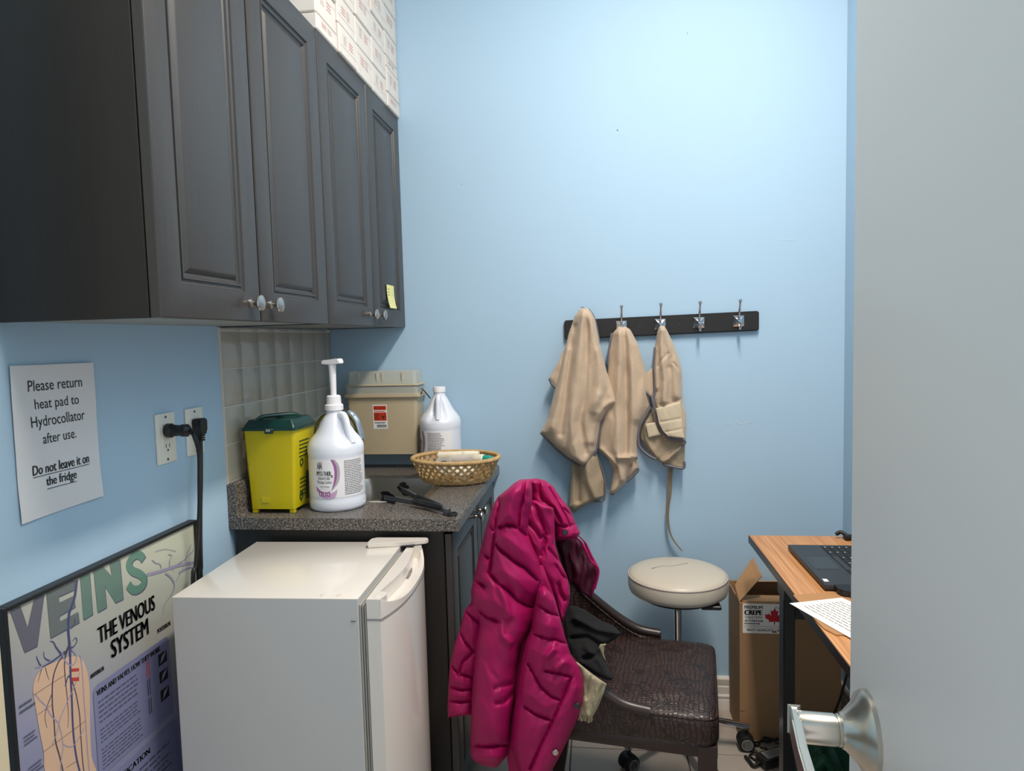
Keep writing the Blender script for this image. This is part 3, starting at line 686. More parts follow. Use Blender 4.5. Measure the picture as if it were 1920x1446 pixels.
for k in range(3): text_lines('margin_print', plane_fn((pos_x(), -1.455+.004*k, .752-.058*k), (0, .032, 0), (0, 0, .02)), 0, 1, 0, 1, 2+(k > 0), 'panel_line', bb, .4, .4)

# ------------------------------------------------------------ yellow sharps bin
YB = thing('sharps_bin', 'translucent yellow waste bin with a dark green lid on the worktop', 'bin', (.105, -.645, CT))
def rbox(b, bot, top, z0, z1, r=.008, n=4):
    rings = [rrect(*bot, r, z0, n), rrect(*top, r, z1, n)]; b.grid(rings, cv=True); b.faces(rings[0], [list(range(len(rings[0])))[::-1]]); b.faces(rings[1], [list(range(len(rings[1])))])
b = MB(); rbox(b, (.041,-.708,.168,-.585), (.034,-.716,.180,-.578), CT+.012, CT+.232); b.build('bin_body', 'yellow', YB)
for x in (.043, .15):
    for y in (-.706, -.6): bx('foot', (x, y, CT), (x+.016, y+.013, CT+.013), 'yellow', YB, .002, 1)
b = MB(); rbox(b, (.030,-.722,.185,-.573), (.030,-.722,.185,-.573), CT+.230, CT+.238, .008); rbox(b, (.033,-.718,.182,-.577), (.036,-.715,.179,-.580), CT+.238, CT+.246); rbox(b, (.037,-.714,.178,-.581), (.044,-.707,.171,-.588), CT+.246, CT+.258); ld_ = b.build('lid', 'green_lid', YB)
b = MB(); b.tube(smooth_path([(.07,-.70,CT+.258),(.08,-.69,CT+.265),(.11,-.66,CT+.266),(.14,-.63,CT+.265),(.15,-.62,CT+.258)], 5), .006, 8); b.build('lid_handle', 'green_lid', ld_)
MB().lathe([(.035,0),(.035,.004),(.028,.007),(.02,.004)], (.125, -.63, CT+.257), 24).build('lid_port', 'green_lid', ld_)
bx('latch', (.098, -.7245, CT+.222), (.122, -.716, CT+.236), 'green_lid', ld_, .002, 1); bx('latch_tab', (.104, -.7252, CT+.228), (.116, -.7242, CT+.235), 'plastic_grey', ld_)
fy = lambda x, y: (.1687+.0115*y+.0006, -.702+.115*x, CT+.012+.22*y)
text_lines('printed_rules', fy, .15, .9, .62, .86, 5, 'print_green', YB, .4, .3)
text_lines('printed_rules', fy, .2, .85, .12, .38, 5, 'print_green', YB, .4, .3)
b = MB(); 
for cy2, cz2 in ((.28,.56), (.28,.13)):
    c_ = [fy(cx_, cz_) for cx_, cz_ in ((cy2-.09, cz2-.02), (cy2, cz2-.07), (cy2+.1, cz2-.02), (cy2+.1, cz2+.03), (cy2, cz2+.06), (cy2-.09, cz2+.03))]; i_ = [fy(cx_, cz_) for cx_, cz_ in ((cy2-.045, cz2-.01), (cy2, cz2-.035), (cy2+.05, cz2-.01), (cy2+.05, cz2+.015), (cy2, cz2+.03), (cy2-.045, cz2+.015))]
    b.faces(c_+i_, [[k, (k+1)%6, 6+(k+1)%6, 6+k] for k in range(6)])
b.build('recycling_print', 'print_green', YB, smooth=0, normals=False)
b = MB(); b.faces([fy(*q) for q in ((.55,.05),(.7,.05),(.7,.42),(.55,.42))], [[0,1,2,3]]); b.build('bar_print', 'print_green', YB, smooth=0, normals=False)
bx('moulded_mark', (.075, -.7112, CT+.03), (.098, -.7095, CT+.045), 'yellow', YB, .0005, 1)

# ------------------------------------------------------------ lotion jugs
def jug(cx, cy_, r, h, hand, label, pump, name, lab0):
    t = thing(name, label, 'bottle', (cx, cy_, CT), group='white gallon lotion jugs')
    k = h/.285
    prof = [(.90,0),(.97,.003),(1,.010),(1,.026),(.985,.030),(.98,.036),(.98,.15),(.995,.155),(1,.160),(1,.170),(.985,.178),(.94,.187),(.84,.198),(.69,.212),(.585,.226),(.49,.240),(.39,.254),(.30,.264),(.275,.270),(.265,.285)]
    n = 64; vs = []; fs = []
    # densify profile
    pr = []
    for (a, z), (a2, z2) in zip(prof[:-1], prof[1:]):
        m_ = max(1, int((z2-z)/.006)); pr += [(a+(a2-a)*q/m_, z+(z2-z)*q/m_) for q in range(m_)]
    pr.append(prof[-1])
    for a, z in pr:
        for q in range(n):
            g = 2*pi*q/n; d = (g-hand+pi) % (2*pi)-pi; rr = r*a
            if .178 < z < .268:      # hollows either side of the handle
                s_ = math.sin(pi*(z-.178)/.09); dd = abs(abs(d)-.36); rr -= r*.34*a*s_*math.exp(-(dd/.17)**2)
            vs.append((cx+rr*math.cos(g), cy_+rr*math.sin(g), CT+z*k))
    for i in range(len(pr)-1):
        for q in range(n): fs.append([i*n+q, i*n+(q+1)%n, (i+1)*n+(q+1)%n, (i+1)*n+q])
    fs.append(list(range(n))[::-1]); fs.append([(len(pr)-1)*n+q for q in range(n)])
    body = MB().faces(vs, fs).build('jug_body', 'hdpe', t, smooth=50)
    hp = [(.30,.262),(.46,.262),(.58,.252),(.68,.228),(.80,.200),(.88,.184)]
    MB().tube(smooth_path([(cx+r*a*math.cos(hand), cy_+r*a*math.sin(hand), CT+z*k) for a, z in hp], 5), .0095, 12).build('handle', 'hdpe', t, smooth=60)
    zt = CT+.285*k
    if pump:
        MB().lathe([(.0205,-.012),(.0255,-.010),(.0255,.004),(.0205,.007),(.0195,.028),(.016,.031)], (cx, cy_, zt), 32).build('pump_collar', 'label_white', t)
        MB().lathe([(.008,.02),(.0095,.09),(.0105,.118)], (cx, cy_, zt), 20).build('pump_stem', 'label_white', t)
        hd = MB(); Mh = Matrix.Translation((cx, cy_, zt+.118)) @ Matrix.Rotation(math.radians(-12), 4, 'Z')
        poly = [(-.030,.002),(-.026,.012),(.018,.014),(.026,.016),(.030,.010),(.030,.001),(.022,.003),(.01,.0),(-.012,-.001)]
        vsx = [(x, y, z) for y in (-.012, .012) for x, z in poly]; m_ = len(poly)
        hd.faces(vsx, [list(range(m_)), list(range(m_, 2*m_))[::-1]]+[[q, (q+1)%m_, m_+(q+1)%m_, m_+q] for q in range(m_)])
        bmesh.ops.bevel(hd.bm, geom=hd.bm.edges[:], offset=.002, segments=2, affect='EDGES'); hd.bm.transform(Mh)
        hd.build('pump_head', 'label_white', t)
    else:
        MB().lathe([(.0205,-.004),(.0225,-.003),(.0225,.013),(.0215,.0155),(.01,.0155)], (cx, cy_, zt-.004), 32).build('cap', 'label_white', t)
    # wrap-around label; angle a0 at x=0, clockwise to the right as seen from outside
    rl = r*.98+.0006
    def W(dr): return lambda x, y: (cx+(rl+dr)*math.cos(lab0+1.6*x), cy_+(rl+dr)*math.sin(lab0+1.6*x), CT+k*(.040+.106*y))
    def patch(nm, x0, y0, x1, y1, mt_, dr, par, m=16):
        f_ = W(dr); return MB().grid([[f_(x0+(x1-x0)*q/m, y) for y in (y0, y1)] for q in range(m+1)]).build(nm, mt_, par, smooth=60)
    lb = patch('label', -.7, 0, 1.5, 1, 'label_white', 0, t, 60)
    def band(pts_in, pts_out, mt_, dr):
        f_ = W(dr); A = smooth_path(pts_in, 6); B = smooth_path(pts_out, 6); MB().grid([[f_(*p), f_(*q)] for p, q in zip(A, B)]).build('swoosh', mt_, lb, smooth=60)
    band([(.44,1),(.50,.85),(.52,.65),(.49,.42),(.43,.20)], [(.52,1),(.60,.86),(.625,.65),(.58,.40),(.435,.20)], 'label_grey', .0003)
    band([(.43,1),(.485,.85),(.505,.65),(.48,.42),(.425,.20)], [(.475,1),(.545,.85),(.56,.65),(.525,.42),(.43,.20)], 'purple', .0005)
    band([(.05,.24),(.2,.12),(.34,.10),(.50,.18),(.55,.22)], [(.05,.20),(.2,.02),(.36,-.02),(.50,.02),(.555,.21)], 'purple_light', .0003)
    band([(.05,.30),(.15,.20),(.28,.15),(.42,.20)], [(.05,.25),(.15,.15),(.28,.12),(.42,.197)], 'purple', .0005)
    f_ = W(.0007)
    def lt(s_, x0, x1, y, h_, b_=0, m_='ink'): text('lettering', s_, lambda x, yy: f_(x0+(x1-x0)*x, y+h_*yy), m_, lb, b_)
    lt('MYO-THER', .08, .43, .58, .12, .012); lt('x', .425, .47, .535, .07, .01); lt('SIGNATURE', .12, .40, .48, .07); lt('Massage Lotion', .09, .44, .36, .10); lt('Ideal for Massage', .17, .38, .27, .055)
    f2 = W(.0007); bb_ = MB()
    for q in range(7): bb_.faces([f2(.10+.02*q, .76+.03*math.sin(q*1.7)), f2(.11+.02*q, .75+.03*math.sin(q*1.7)), f2(.135+.015*q, .90+.05*math.sin(q*2.3)), f2(.125+.015*q, .91+.05*math.sin(q*2.3))], [[0,1,2,3]])
    bb_.build('script_mark', 'ink', lb, smooth=0, normals=False)
    for q, x0 in enumerate((.13, .225, .32)): patch('pictogram', x0, .05, x0+.075, .16, 'vein_blue' if 0 else 'purple', .0008, lb, 3); 
    for q, x0 in enumerate((.155, .252)): patch('pictogram', x0, .07, x0+.022, .14, 'label_white', .001, lb, 2)
    lt('4L', .333, .383, .075, .06, .01, 'label_white') if 0 else text('lettering', '4L', lambda x, yy: W(.001)(.333+.05*x, .075+.06*yy), 'label_white', lb, .01)
    text_lines('small_print', f_, .72, 1.26, .06, .97, 20, 'ink_soft', lb, .38, .25)
    return t
jug(.2575, -.622, .0775, .285, math.radians(-28), 'white gallon lotion jug with a tall white pump beside the yellow bin', True, 'pump_bottle', math.radians(-119.5))
jug(.437, -.092, .0735, .285, math.radians(-84), 'white gallon lotion jug with a screw cap behind the wicker basket', False, 'jug', math.radians(-182))

# ------------------------------------------------------------ wall mounted sharps container
SC = thing('sharps_container', 'beige translucent sharps container with a red label on the back wall', 'container', (.225, -.05, .956))
def tapered(b, x0, x1, x0t, x1t, yf, yft, z0, z1, r=.012): rbox(b, (x0, yf, x1, -.004), (x0t, yft, x1t, -.004), z0, z1, r, 5)
b = MB(); tapered(b, .104, .348, .098, .359, -.098, -.107, .956, 1.168); b.build('container_body', 'sharps', SC)
b = MB(); tapered(b, .086, .371, .086, .371, -.117, -.117, 1.164, 1.176, .016); b.build('flange', 'sharps', SC)
b = MB(); tapered(b, .095, .363, .096, .362, -.111, -.110, 1.176, 1.208, .014); b.build('lid_base', 'sharps_lid', SC)
b = MB(); tapered(b, .091, .367, .092, .366, -.114, -.113, 1.205, 1.209, .014); b.build('lid_rim', 'sharps', SC)
b = MB(); tapered(b, .101, .357, .104, .354, -.106, -.100, 1.209, 1.256, .014); li = b.build('lid_hopper', 'sharps_lid', SC)
for x in (.145, .212, .232, .305): bx('lid_rib', (x, -.1085, 1.222), (x+.003, -.1015, 1.252), 'sharps', SC, .0005, 1)
b = MB(); b.tube(smooth_path([(.371,-.1,1.172),(.376,-.1,1.18),(.374,-.09,1.19),(.383,-.05,1.165),(.388,-.03,1.15)], 5), .0022, 8); b.build('wire_catch', 'dark_steel', SC)
yl = lambda z: -.098-.009*(z-.956)/.212-.0007
fl = lambda x, y: (.194+.053*x, yl(1.049+.088*y), 1.049+.088*y)
fl2 = lambda x, y: (fl(x, y)[0], fl(x, y)[1]-.0004, fl(x, y)[2])
lb = MB().faces([fl(0,0), fl(1,0), fl(1,1), fl(0,1)], [[0,1,2,3]]).build('warning_label', 'label_white', SC, smooth=0, normals=False)
quad('red_field', fl2, .06, .78, .94, .95, 'red_label', lb); quad('red_field', fl2, .06, .34, .94, .68, 'red_label', lb)
fl3 = lambda x, y: (fl(x, y)[0], fl(x, y)[1]-.0008, fl(x, y)[2])
text('lettering', 'BIOHAZARD', lambda x, y: fl3(.12+.74*x, .83+.07*y), 'ink', lb)
text_lines('small_print', fl3, .1, .5, .38, .65, 4, 'ink', lb, .4, .3); text_lines('small_print', fl3, .1, .9, .70, .76, 1, 'ink_red', lb, .5, .1); text_lines('small_print', fl3, .1, .9, .22, .30, 1, 'ink_soft', lb, .5, .1); text_lines('small_print', fl3, .25, .95, .06, .19, 2, 'ink', lb, .5, .05)
bh = MB()
for k in range(3):
    a0 = pi/2+2*pi*k/3; cxx, cyy = .72+.085*math.cos(a0), .49+.052*math.sin(a0); ri = []; ro = []
    for q in range(17):
        a = a0-pi+.45+(2*pi-.9)*q/16+pi*0; ri.append(fl3(cxx+.085*math.cos(a+pi-.0), cyy+.052*math.sin(a+pi))); ro.append(fl3(cxx+.115*math.cos(a+pi), cyy+.07*math.sin(a+pi)))
    bh.grid([[p, q] for p, q in zip(ri, ro)])
bh.build('hazard_symbol', 'ink', lb, smooth=0, normals=False)

# ------------------------------------------------------------ wicker basket and its contents
BK = thing('wicker_basket', 'oval woven wicker basket at the corner of the worktop', 'basket', (.53, -.29, CT))
BC = (.53, -.29); zr = .978
def bpt(a, t): # t 0 bottom .. 1 rim
    rx = .108+.034*t**.8; ry = .082+.036*t**.8; return (BC[0]+rx*math.cos(a), BC[1]+ry*math.sin(a), CT+.005+(zr-CT-.005)*t)
wv = MB(); NS = 34
for k in range(NS):
    for sgn in (1, -1):
        for dd in (0, .045):
            pts = []
            for i in range(11):
                t = i/10; a = 2*pi*k/NS+sgn*(.55*t)+dd; x, y, z = bpt(a, t); o = .0022*math.sin(i*1.7+k*pi+(0 if sgn > 0 else pi)); n_ = Vector((math.cos(a), math.sin(a), 0)); pts.append((x+n_.x*o, y+n_.y*o, z))
            wv.tube(pts, .0019, 5)
w_ = wv.build('lattice_weave', 'wicker', BK, smooth=60); w_['kind'] = 'stuff'
for t in (.02, .07, .13, .19): 
    MB().tube([bpt(2*pi*k/72, t+.012*math.sin(k*pi/2)) for k in range(72)], .0026, 6, True).build('hoop', 'wicker', BK, smooth=60)
for ph in (0, 2.1, 4.2):
    pts = []
    for k in range(360):
        a = 2*pi*k/360; x, y, z = bpt(a, 1); q = a*34+ph; pts.append((x+.0042*math.cos(q)*math.cos(a), y+.0042*math.cos(q)*math.sin(a), z+.0042*math.sin(q)))
    MB().tube(pts, .0034, 6, True).build('rim_braid', 'wicker', BK, smooth=60)
bf = MB()
for k in range(-9, 10):
    x = BC[0]+k*.011; hh = .082*math.sqrt(max(0, 1-(k*.011/.108)**2)); bf.box((x-.004, BC[1]-hh, CT+.002+.001*(k % 2)), (x+.004, BC[1]+hh, CT+.005+.001*(k % 2)))
for k in range(-7, 8):
    y = BC[1]+k*.011; hh = .108*math.sqrt(max(0, 1-(k*.011/.082)**2)); bf.box((BC[0]-hh, y-.004, CT+.0035), (BC[0]+hh, y+.004, CT+.0065))
b_ = bf.build('base_weave', 'wicker', BK); b_['kind'] = 'stuff'
def rod(name, label, cat, a, b, segs, n=20):
    a = Vector(a); b = Vector(b); d = b-a; M = Matrix.Translation(a) @ d.to_track_quat('Z', 'Y').to_matrix().to_4x4()
    t = thing(name, label, cat, tuple((a+b)/2-Vector((0,0,.016))))
    for nm, prof, mt_ in segs: MB().lathe([(r, z*d.length) for r, z in prof], (0,0,0), n, M).build(nm, mt_, t)
    return t
rod('squeeze_bottle', 'clear squeeze bottle with a teal cap lying in the basket', 'bottle', (.50, -.255, .962), (.652, -.30, .975), [('bottle_body', [(.012,0),(.017,.03),(.017,.55),(.013,.62)], 'clear'), ('contents', [(.010,.02),(.014,.05),(.014,.4),(.011,.45)], 'ink_pale'), ('collar', [(.014,.60),(.016,.62),(.016,.80),(.013,.82)], 'cream_plastic'), ('cap', [(.0125,.80),(.0125,.93),(.006,1.02)], 'teal')])
rod('tube', 'cream plastic tube lying along the back of the basket', 'tube', (.452, -.225, .972), (.60, -.238, .978), [('tube_body', [(.006,0),(.013,.05),(.0135,.85),(.011,1)], 'cream_plastic'), ('tube_band', [(.0138,.62),(.0138,.68)], 'clear')])
rod('tube', 'pale crumpled tube at the bottom of the basket', 'tube', (.49, -.315, .93), (.60, -.27, .932), [('tube_body', [(.008,0),(.016,.1),(.016,.9),(.01,1)], 'cream_plastic')])
tp = thing('tape_roll', 'round clear plastic roll standing in the wicker basket', 'roll', (.497, -.33, .935))
Mt = Matrix.Translation((.497, -.325, .958)) @ Matrix.Rotation(math.radians(20), 4, 'Z') @ Matrix.Rotation(math.radians(78), 4, 'X')
MB().lathe([(.016,-.008),(.027,-.008),(.027,.008),(.016,.008),(.016,-.008)], (0,0,0), 36, Mt).build('roll_ring', 'clear', tp)
MB().lathe([(.027,-.009),(.0285,-.009),(.0285,.009),(.027,.009),(.027,-.009)], (0,0,0), 36, Mt).build('roll_edge', 'cream_plastic', tp)
tag(MB().lathe([(.020,0),(.022,.003),(.022,.024),(.018,.026)], (.565, -.35, .912), 24).build('jar', 'clear'), 'small clear jar low in the wicker basket', 'jar')

# ------------------------------------------------------------ tongs
TG = thing('tongs', 'grey and black kitchen tongs lying on the front of the worktop', 'tongs', (.49, -.64, CT))
piv = Vector((.592, -.712, CT+.012))
for k, tip in enumerate((Vector((.378, -.575, CT+.014)), Vector((.392, -.475, CT+.020)))):
    d = (tip-piv); L0 = d.length; d.normalize(); side = d.cross(Vector((0,0,1))).normalized(); up_ = side.cross(d)
    G = []
    for i in range(15):
        t = i/14; c = piv+d*(L0*t)+side*((-.006 if k else .006)*math.sin(pi*t)); wd = .008+.003*math.sin(pi*t)+(.011*max(0, (t-.78)/.22)); 
        G.append([c-up_*.007*1.0+side*(-.002), c+up_*.007+side*(-.003), c+up_*.0075+side*.003, c-up_*.0065+side*.003])
    b = MB(); b.grid([[tuple(p) for p in r] for r in G], cv=True); b.faces([tuple(p) for p in G[0]], [[0,1,2,3]]); b.faces([tuple(p) for p in G[-1]], [[0,1,2,3]]); arm = b.build('arm', 'dark_grey', TG)
    g = MB(); pts = [piv+d*(L0*t)+up_*.004+side*((-.006 if k else .006)*math.sin(pi*t)) for t in np.linspace(.08, .56, 10)]; g.tube([tuple(p) for p in pts], [.005]+[.0078]*8+[.004], 10); g.build('grip', 'black_plastic', arm)
    hp = MB(); c0 = piv+d*(L0*.80); 
    Gh = []
    for i in range(10):
        t = i/9; row = []
        for j in range(9):
            s_ = (j/8-.5)*2; wv_ = .021*math.sin(.5+2.1*t)*(1+.0*s_); bump_ = .0025*math.sin(i*2.2)
            row.append(tuple(c0+d*(.066*t)+up_*(s_*wv_)+side*((.010 if k else -.010)*(s_*s_-.4)+(bump_ if abs(s_) > .6 else 0))))
        Gh.append(row)
    hp.grid(Gh); r_ = bmesh.ops.solidify(hp.bm, geom=hp.bm.faces[:], thickness=.003); hp.build('scalloped_head', 'black_plastic', arm, smooth=50)
MB().tube([tuple(piv+Vector((.018+.011*math.cos(a), -.012+.011*math.sin(a), -.006))) for a in np.linspace(0, 2*pi, 20)[:-1]], .0032, 8, True).build('hanging_ring', 'black_plastic', TG)
MB().lathe([(.010,-.011),(.011,-.008),(.011,.006),(.009,.008)], tuple(piv), 16).build('hinge', 'dark_grey', TG)

# ------------------------------------------------------------ coat rack
CR = thing('coat_rack', 'dark wooden coat rack with chrome hooks on the blue back wall', 'coat rack', (1.218, 0, 1.36))
rk = MB(); q = [(.882,1.352),(1.552,1.366),(1.552,1.434),(.882,1.420)]
rk.prism([(x, z) for x, z in q], 'y', -.019, -.0005); bmesh.ops.bevel(rk.bm, geom=[e for e in rk.bm.edges], offset=.004, segments=2, affect='EDGES')
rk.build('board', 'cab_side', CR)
for x, z in ((1.147,1.391),(1.283,1.396),(1.533,1.401),(.9,1.386)): MB().lathe([(.0045,0),(.0045,.0012),(.002,.0014)], (x, -.019, z), 14, Matrix.Rotation(pi/2, 4, 'X')).build('screw', 'dark_steel', CR)
hooks = [(.949,1.392),(1.083,1.394),(1.217,1.397),(1.349,1.399),(1.482,1.401)]
for x, z in hooks:
    h_ = MB(); s_ = .0185
    rings = [[(x-a, -.019-d, z-a), (x+a, -.019-d, z-a), (x+a, -.019-d, z+a), (x-a, -.019-d, z+a)] for a, d in ((s_,0),(s_,.004),(.0155,.006),(.006,.011),(.004,.014))]
    h_.grid(rings, cv=True); h_.faces(rings[-1], [[0,1,2,3]]); hk = h_.build('hook_plate', 'chrome', CR, smooth=20)
    MB().tube(smooth_path([(x,-.03,z+.006),(x,-.036,z+.022),(x,-.046,z+.045),(x,-.054,z+.064)], 5), [.0042]*6+[.0038]*5+[.0035]*4+[.0038], 10).build('upper_prong', 'chrome', hk, smooth=60)
    MB().lathe([(.0038,0),(.0062,.005),(.0066,.009),(.005,.011)], (x, -.0545, z+.062), 14).build('prong_tip', 'chrome', hk)
    MB().tube(smooth_path([(x,-.03,z-.006),(x,-.037,z-.022),(x,-.048,z-.026),(x,-.056,z-.018),(x,-.058,z-.008)], 5), .0042, 10).build('lower_prong', 'chrome', hk, smooth=60)
    MB().lathe([(.004,-.004),(.0068,0),(.0072,.006),(.005,.009)], (x, -.058, z-.008), 14).build('prong_tip', 'chrome', hk)

# ------------------------------------------------------------ terry covers hanging on the rack
def zt2(l): return [(980+x/2.781, 540+y/2.781) for x, y in l]
T1 = thing('terry_cover', 'large beige terry cover hanging on the leftmost hook', 'towel', tuple(P(1095, 950, 'y', -.03)), group='beige terry covers on the coat rack')
cloth('back_layer', [(1064,640),(1046,680),(1030,709),(1036,722),(1050,745),(1060,800)], [(1090,640),(1095,680),(1100,709),(1100,722),(1100,745),(1090,800)], -.055, 'towel', T1, .016, .004, 50, 24, wr=.004, seed=3)
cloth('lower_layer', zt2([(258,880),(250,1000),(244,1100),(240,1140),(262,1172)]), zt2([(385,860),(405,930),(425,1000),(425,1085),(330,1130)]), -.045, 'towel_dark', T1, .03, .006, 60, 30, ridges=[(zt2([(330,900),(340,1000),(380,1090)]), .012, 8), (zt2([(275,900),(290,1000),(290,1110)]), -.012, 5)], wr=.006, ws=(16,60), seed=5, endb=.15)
cloth('front_layer', [(1088,578),(1078,592),(1066,626),(1045,712),(1027,784),(1014,810),(1041,838),(1062,856),(1084,869),(1094,873)], [(1102,578),(1109,586),(1115,598),(1124,644),(1138,698),(1156,741),(1160,754),(1142,768),(1126,792),(1117,845),(1103,868),(1096,873)],
      -.062, 'towel', T1, .05, .008, 130, 60, ridges=[(zt2([(320,110),(300,300),(270,500),(255,700),(265,880)]), .010, 9), (zt2([(345,130),(390,330),(400,520),(380,640)]), .010, 9), (zt2([(330,105),(335,300),(330,520),(300,700),(330,860)]), -.008, 6), (zt2([(270,200),(230,500),(200,760)]), -.008, 6), (zt2([(400,330),(430,480),(460,560)]), .008, 8), (zt2([(230,330),(190,560),(150,720)]), .009, 10), (zt2([(490,580),(430,620),(390,680),(370,800)]), .010, 7), (zt2([(395,560),(330,650),(330,800)]), .006, 8)], wr=.007, ws=(16,90), seed=1, endt=.06, endb=.03, rot=8)
dz = lambda d: (lambda u, v: d)
px_tube('edge_binding', [(1014,811),(1041,839),(1062,857),(1084,870),(1096,873),(1106,866),(1117,846),(1122,815),(1128,790),(1143,768),(1160,755)], -.066, 0.0055, 'binding', T1)
px_tube('edge_binding', [(1103,580),(1112,592),(1118,612),(1124,645)], -.055, 0.0047, 'binding', T1)
px_tube('edge_binding', [(1030,710),(1036,722),(1044,728)], -.06, 0.0047, 'binding', T1)
px_tube('edge_binding', zt2([(385,870),(408,930),(427,1000),(427,1085),(405,1112),(320,1105),(300,1130),(262,1172)]), -.05, 0.0044, 'binding', T1)
T2 = thing('terry_cover', 'narrow beige terry cover hanging on the second hook from the left', 'towel', tuple(P(1165, 930, 'y', -.03)), group='beige terry covers on the coat rack')
cloth('front_layer', [(1160,612),(1149,625),(1142,660),(1140,690),(1134,760),(1124,810),(1122,842),(1140,862),(1150,880),(1147,905),(1143,927)], [(1172,612),(1182,618),(1196,645),(1210,695),(1217,730),(1219,763),(1200,799),(1196,825),(1196,858),(1198,878),(1176,903),(1149,928)],
      -.05, 'towel', T2, .04, .006, 120, 50, ridges=[(zt2([(505,210),(510,400),(490,600),(500,880)]), .010, 8), (zt2([(545,210),(570,420),(575,600),(560,880)]), .010, 9), (zt2([(527,200),(535,300),(545,600),(540,860)]), -.010, 6), (zt2([(600,300),(630,480),(600,680)]), .009, 8), (zt2([(400,845),(500,930),(520,1000)]), .010, 6), (zt2([(500,890),(590,880)]), .012, 4), (zt2([(560,930),(545,1000)]), -.012, 4)], wr=.006, ws=(16,70), seed=11, endt=.05, endb=.04)
px_tube('edge_binding', zt2([(400,850),(440,885),(490,930),(515,975),(520,1000),(495,1040),(465,1078)]), -.062, 0.0052, 'binding', T2)
px_tube('edge_binding', zt2([(500,905),(515,893),(560,886),(598,884)]), -.082, 0.0052, 'binding', T2)
px_tube('edge_binding', zt2([(665,620),(640,670),(612,720),(602,780),(610,830),(650,870),(692,892)]), -.066, 0.0052, 'binding', T2)
px_tube('edge_binding', zt2([(545,920),(590,935),(602,950),(570,985),(540,1010)]), -.066, 0.0047, 'binding', T2)
px_tube('edge_binding', zt2([(465,235),(450,330),(446,400)]), -.056, 0.0044, 'binding', T2)
T3 = thing('terry_cover', 'beige terry cover with a pale patch hanging on the middle hook', 'towel', tuple(P(1250, 880, 'y', -.03)), group='beige terry covers on the coat rack')
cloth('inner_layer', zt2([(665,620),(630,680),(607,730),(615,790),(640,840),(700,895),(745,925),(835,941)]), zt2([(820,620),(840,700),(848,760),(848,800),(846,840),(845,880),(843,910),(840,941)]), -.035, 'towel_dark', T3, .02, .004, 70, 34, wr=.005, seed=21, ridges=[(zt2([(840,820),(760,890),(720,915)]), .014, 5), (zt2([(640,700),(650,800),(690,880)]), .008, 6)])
cloth('front_layer', zt2([(715,197),(702,230),(690,300),(683,390),(682,440),(688,540),(676,570),(690,640),(712,710),(735,755),(765,783),(800,790)]), zt2([(738,197),(755,225),(790,300),(815,370),(830,430),(832,520),(836,600),(850,650),(853,720),(850,780),(848,792),(842,794)]),
      -.055, 'towel', T3, .035, .006, 110, 44, seams=[zt2([(760,340),(720,380),(706,410)]), zt2([(785,390),(830,440)]), zt2([(715,610),(770,600),(825,580)])], sd=.005, sw=2.0, ridges=[(zt2([(725,200),(720,300),(745,480),(740,590)]), .010, 7), (zt2([(750,220),(790,360),(800,560)]), .008, 8), (zt2([(690,320),(690,520)]), .010, 5), (zt2([(760,420),(770,580)]), -.006, 6)], wr=.005, ws=(14,60), seed=17, endt=.05)
cloth('side_fold', zt2([(690,395),(640,450),(626,505),(640,545),(668,570)]), zt2([(694,395),(695,450),(692,505),(690,545),(676,572)]), -.05, 'towel', T3, .02, .005, 40, 20, seed=2)
cloth('pale_patch', zt2([(694,628),(700,660),(712,710),(730,745),(760,775)]), zt2([(822,592),(828,660),(833,720),(838,760),(846,786)]), -.0915, 'towel_light', T3, .006, .002, 40, 30, seams=[zt2([(720,700),(830,680)]), zt2([(745,752),(835,735)])], sd=.003, sw=2, wr=.002, seed=4)
cloth('hook_tab', zt2([(640,708),(648,745),(656,782)]), zt2([(690,700),(705,735),(722,766)]), -.07, 'towel_light', T3, .004, .002, 16, 14)
px_tube('edge_binding', zt2([(626,500),(632,530),(655,555),(678,568),(690,540),(690,480),(684,400),(690,310)]), -.074, 0.0049, 'binding', T3)
px_tube('edge_binding', zt2([(676,570),(690,640),(712,712),(735,757),(765,785),(800,793),(850,795)]), -.079, 0.0052, 'binding', T3)
px_tube('edge_binding', zt2([(850,800),(810,850),(760,898),(735,918),(780,932),(838,940),(843,905)]), -.06, 0.0047, 'binding', T3)
rb = MB(); pth = smooth_path([P(u, v, 'y', -.03) for u, v in zt2([(772,935),(768,1000),(766,1080),(757,1140),(756,1200),(762,1250),(775,1295),(800,1335),(832,1372)])], 6)
G = []
for i, p in enumerate(pth):
    tw = .4+1.2*(i/len(pth)); w2 = .0095; dx, dy = math.cos(tw)*w2, math.sin(tw)*w2*.6
    G.append([(p[0]-dx, p[1]-dy, p[2]-.002), (p[0]+dx, p[1]+dy, p[2]+.002)])
rb.grid(G); bmesh.ops.solidify(rb.bm, geom=rb.bm.faces[:], thickness=.0015); rb.build('hanging_strap', 'towel_dark', T3, smooth=60)

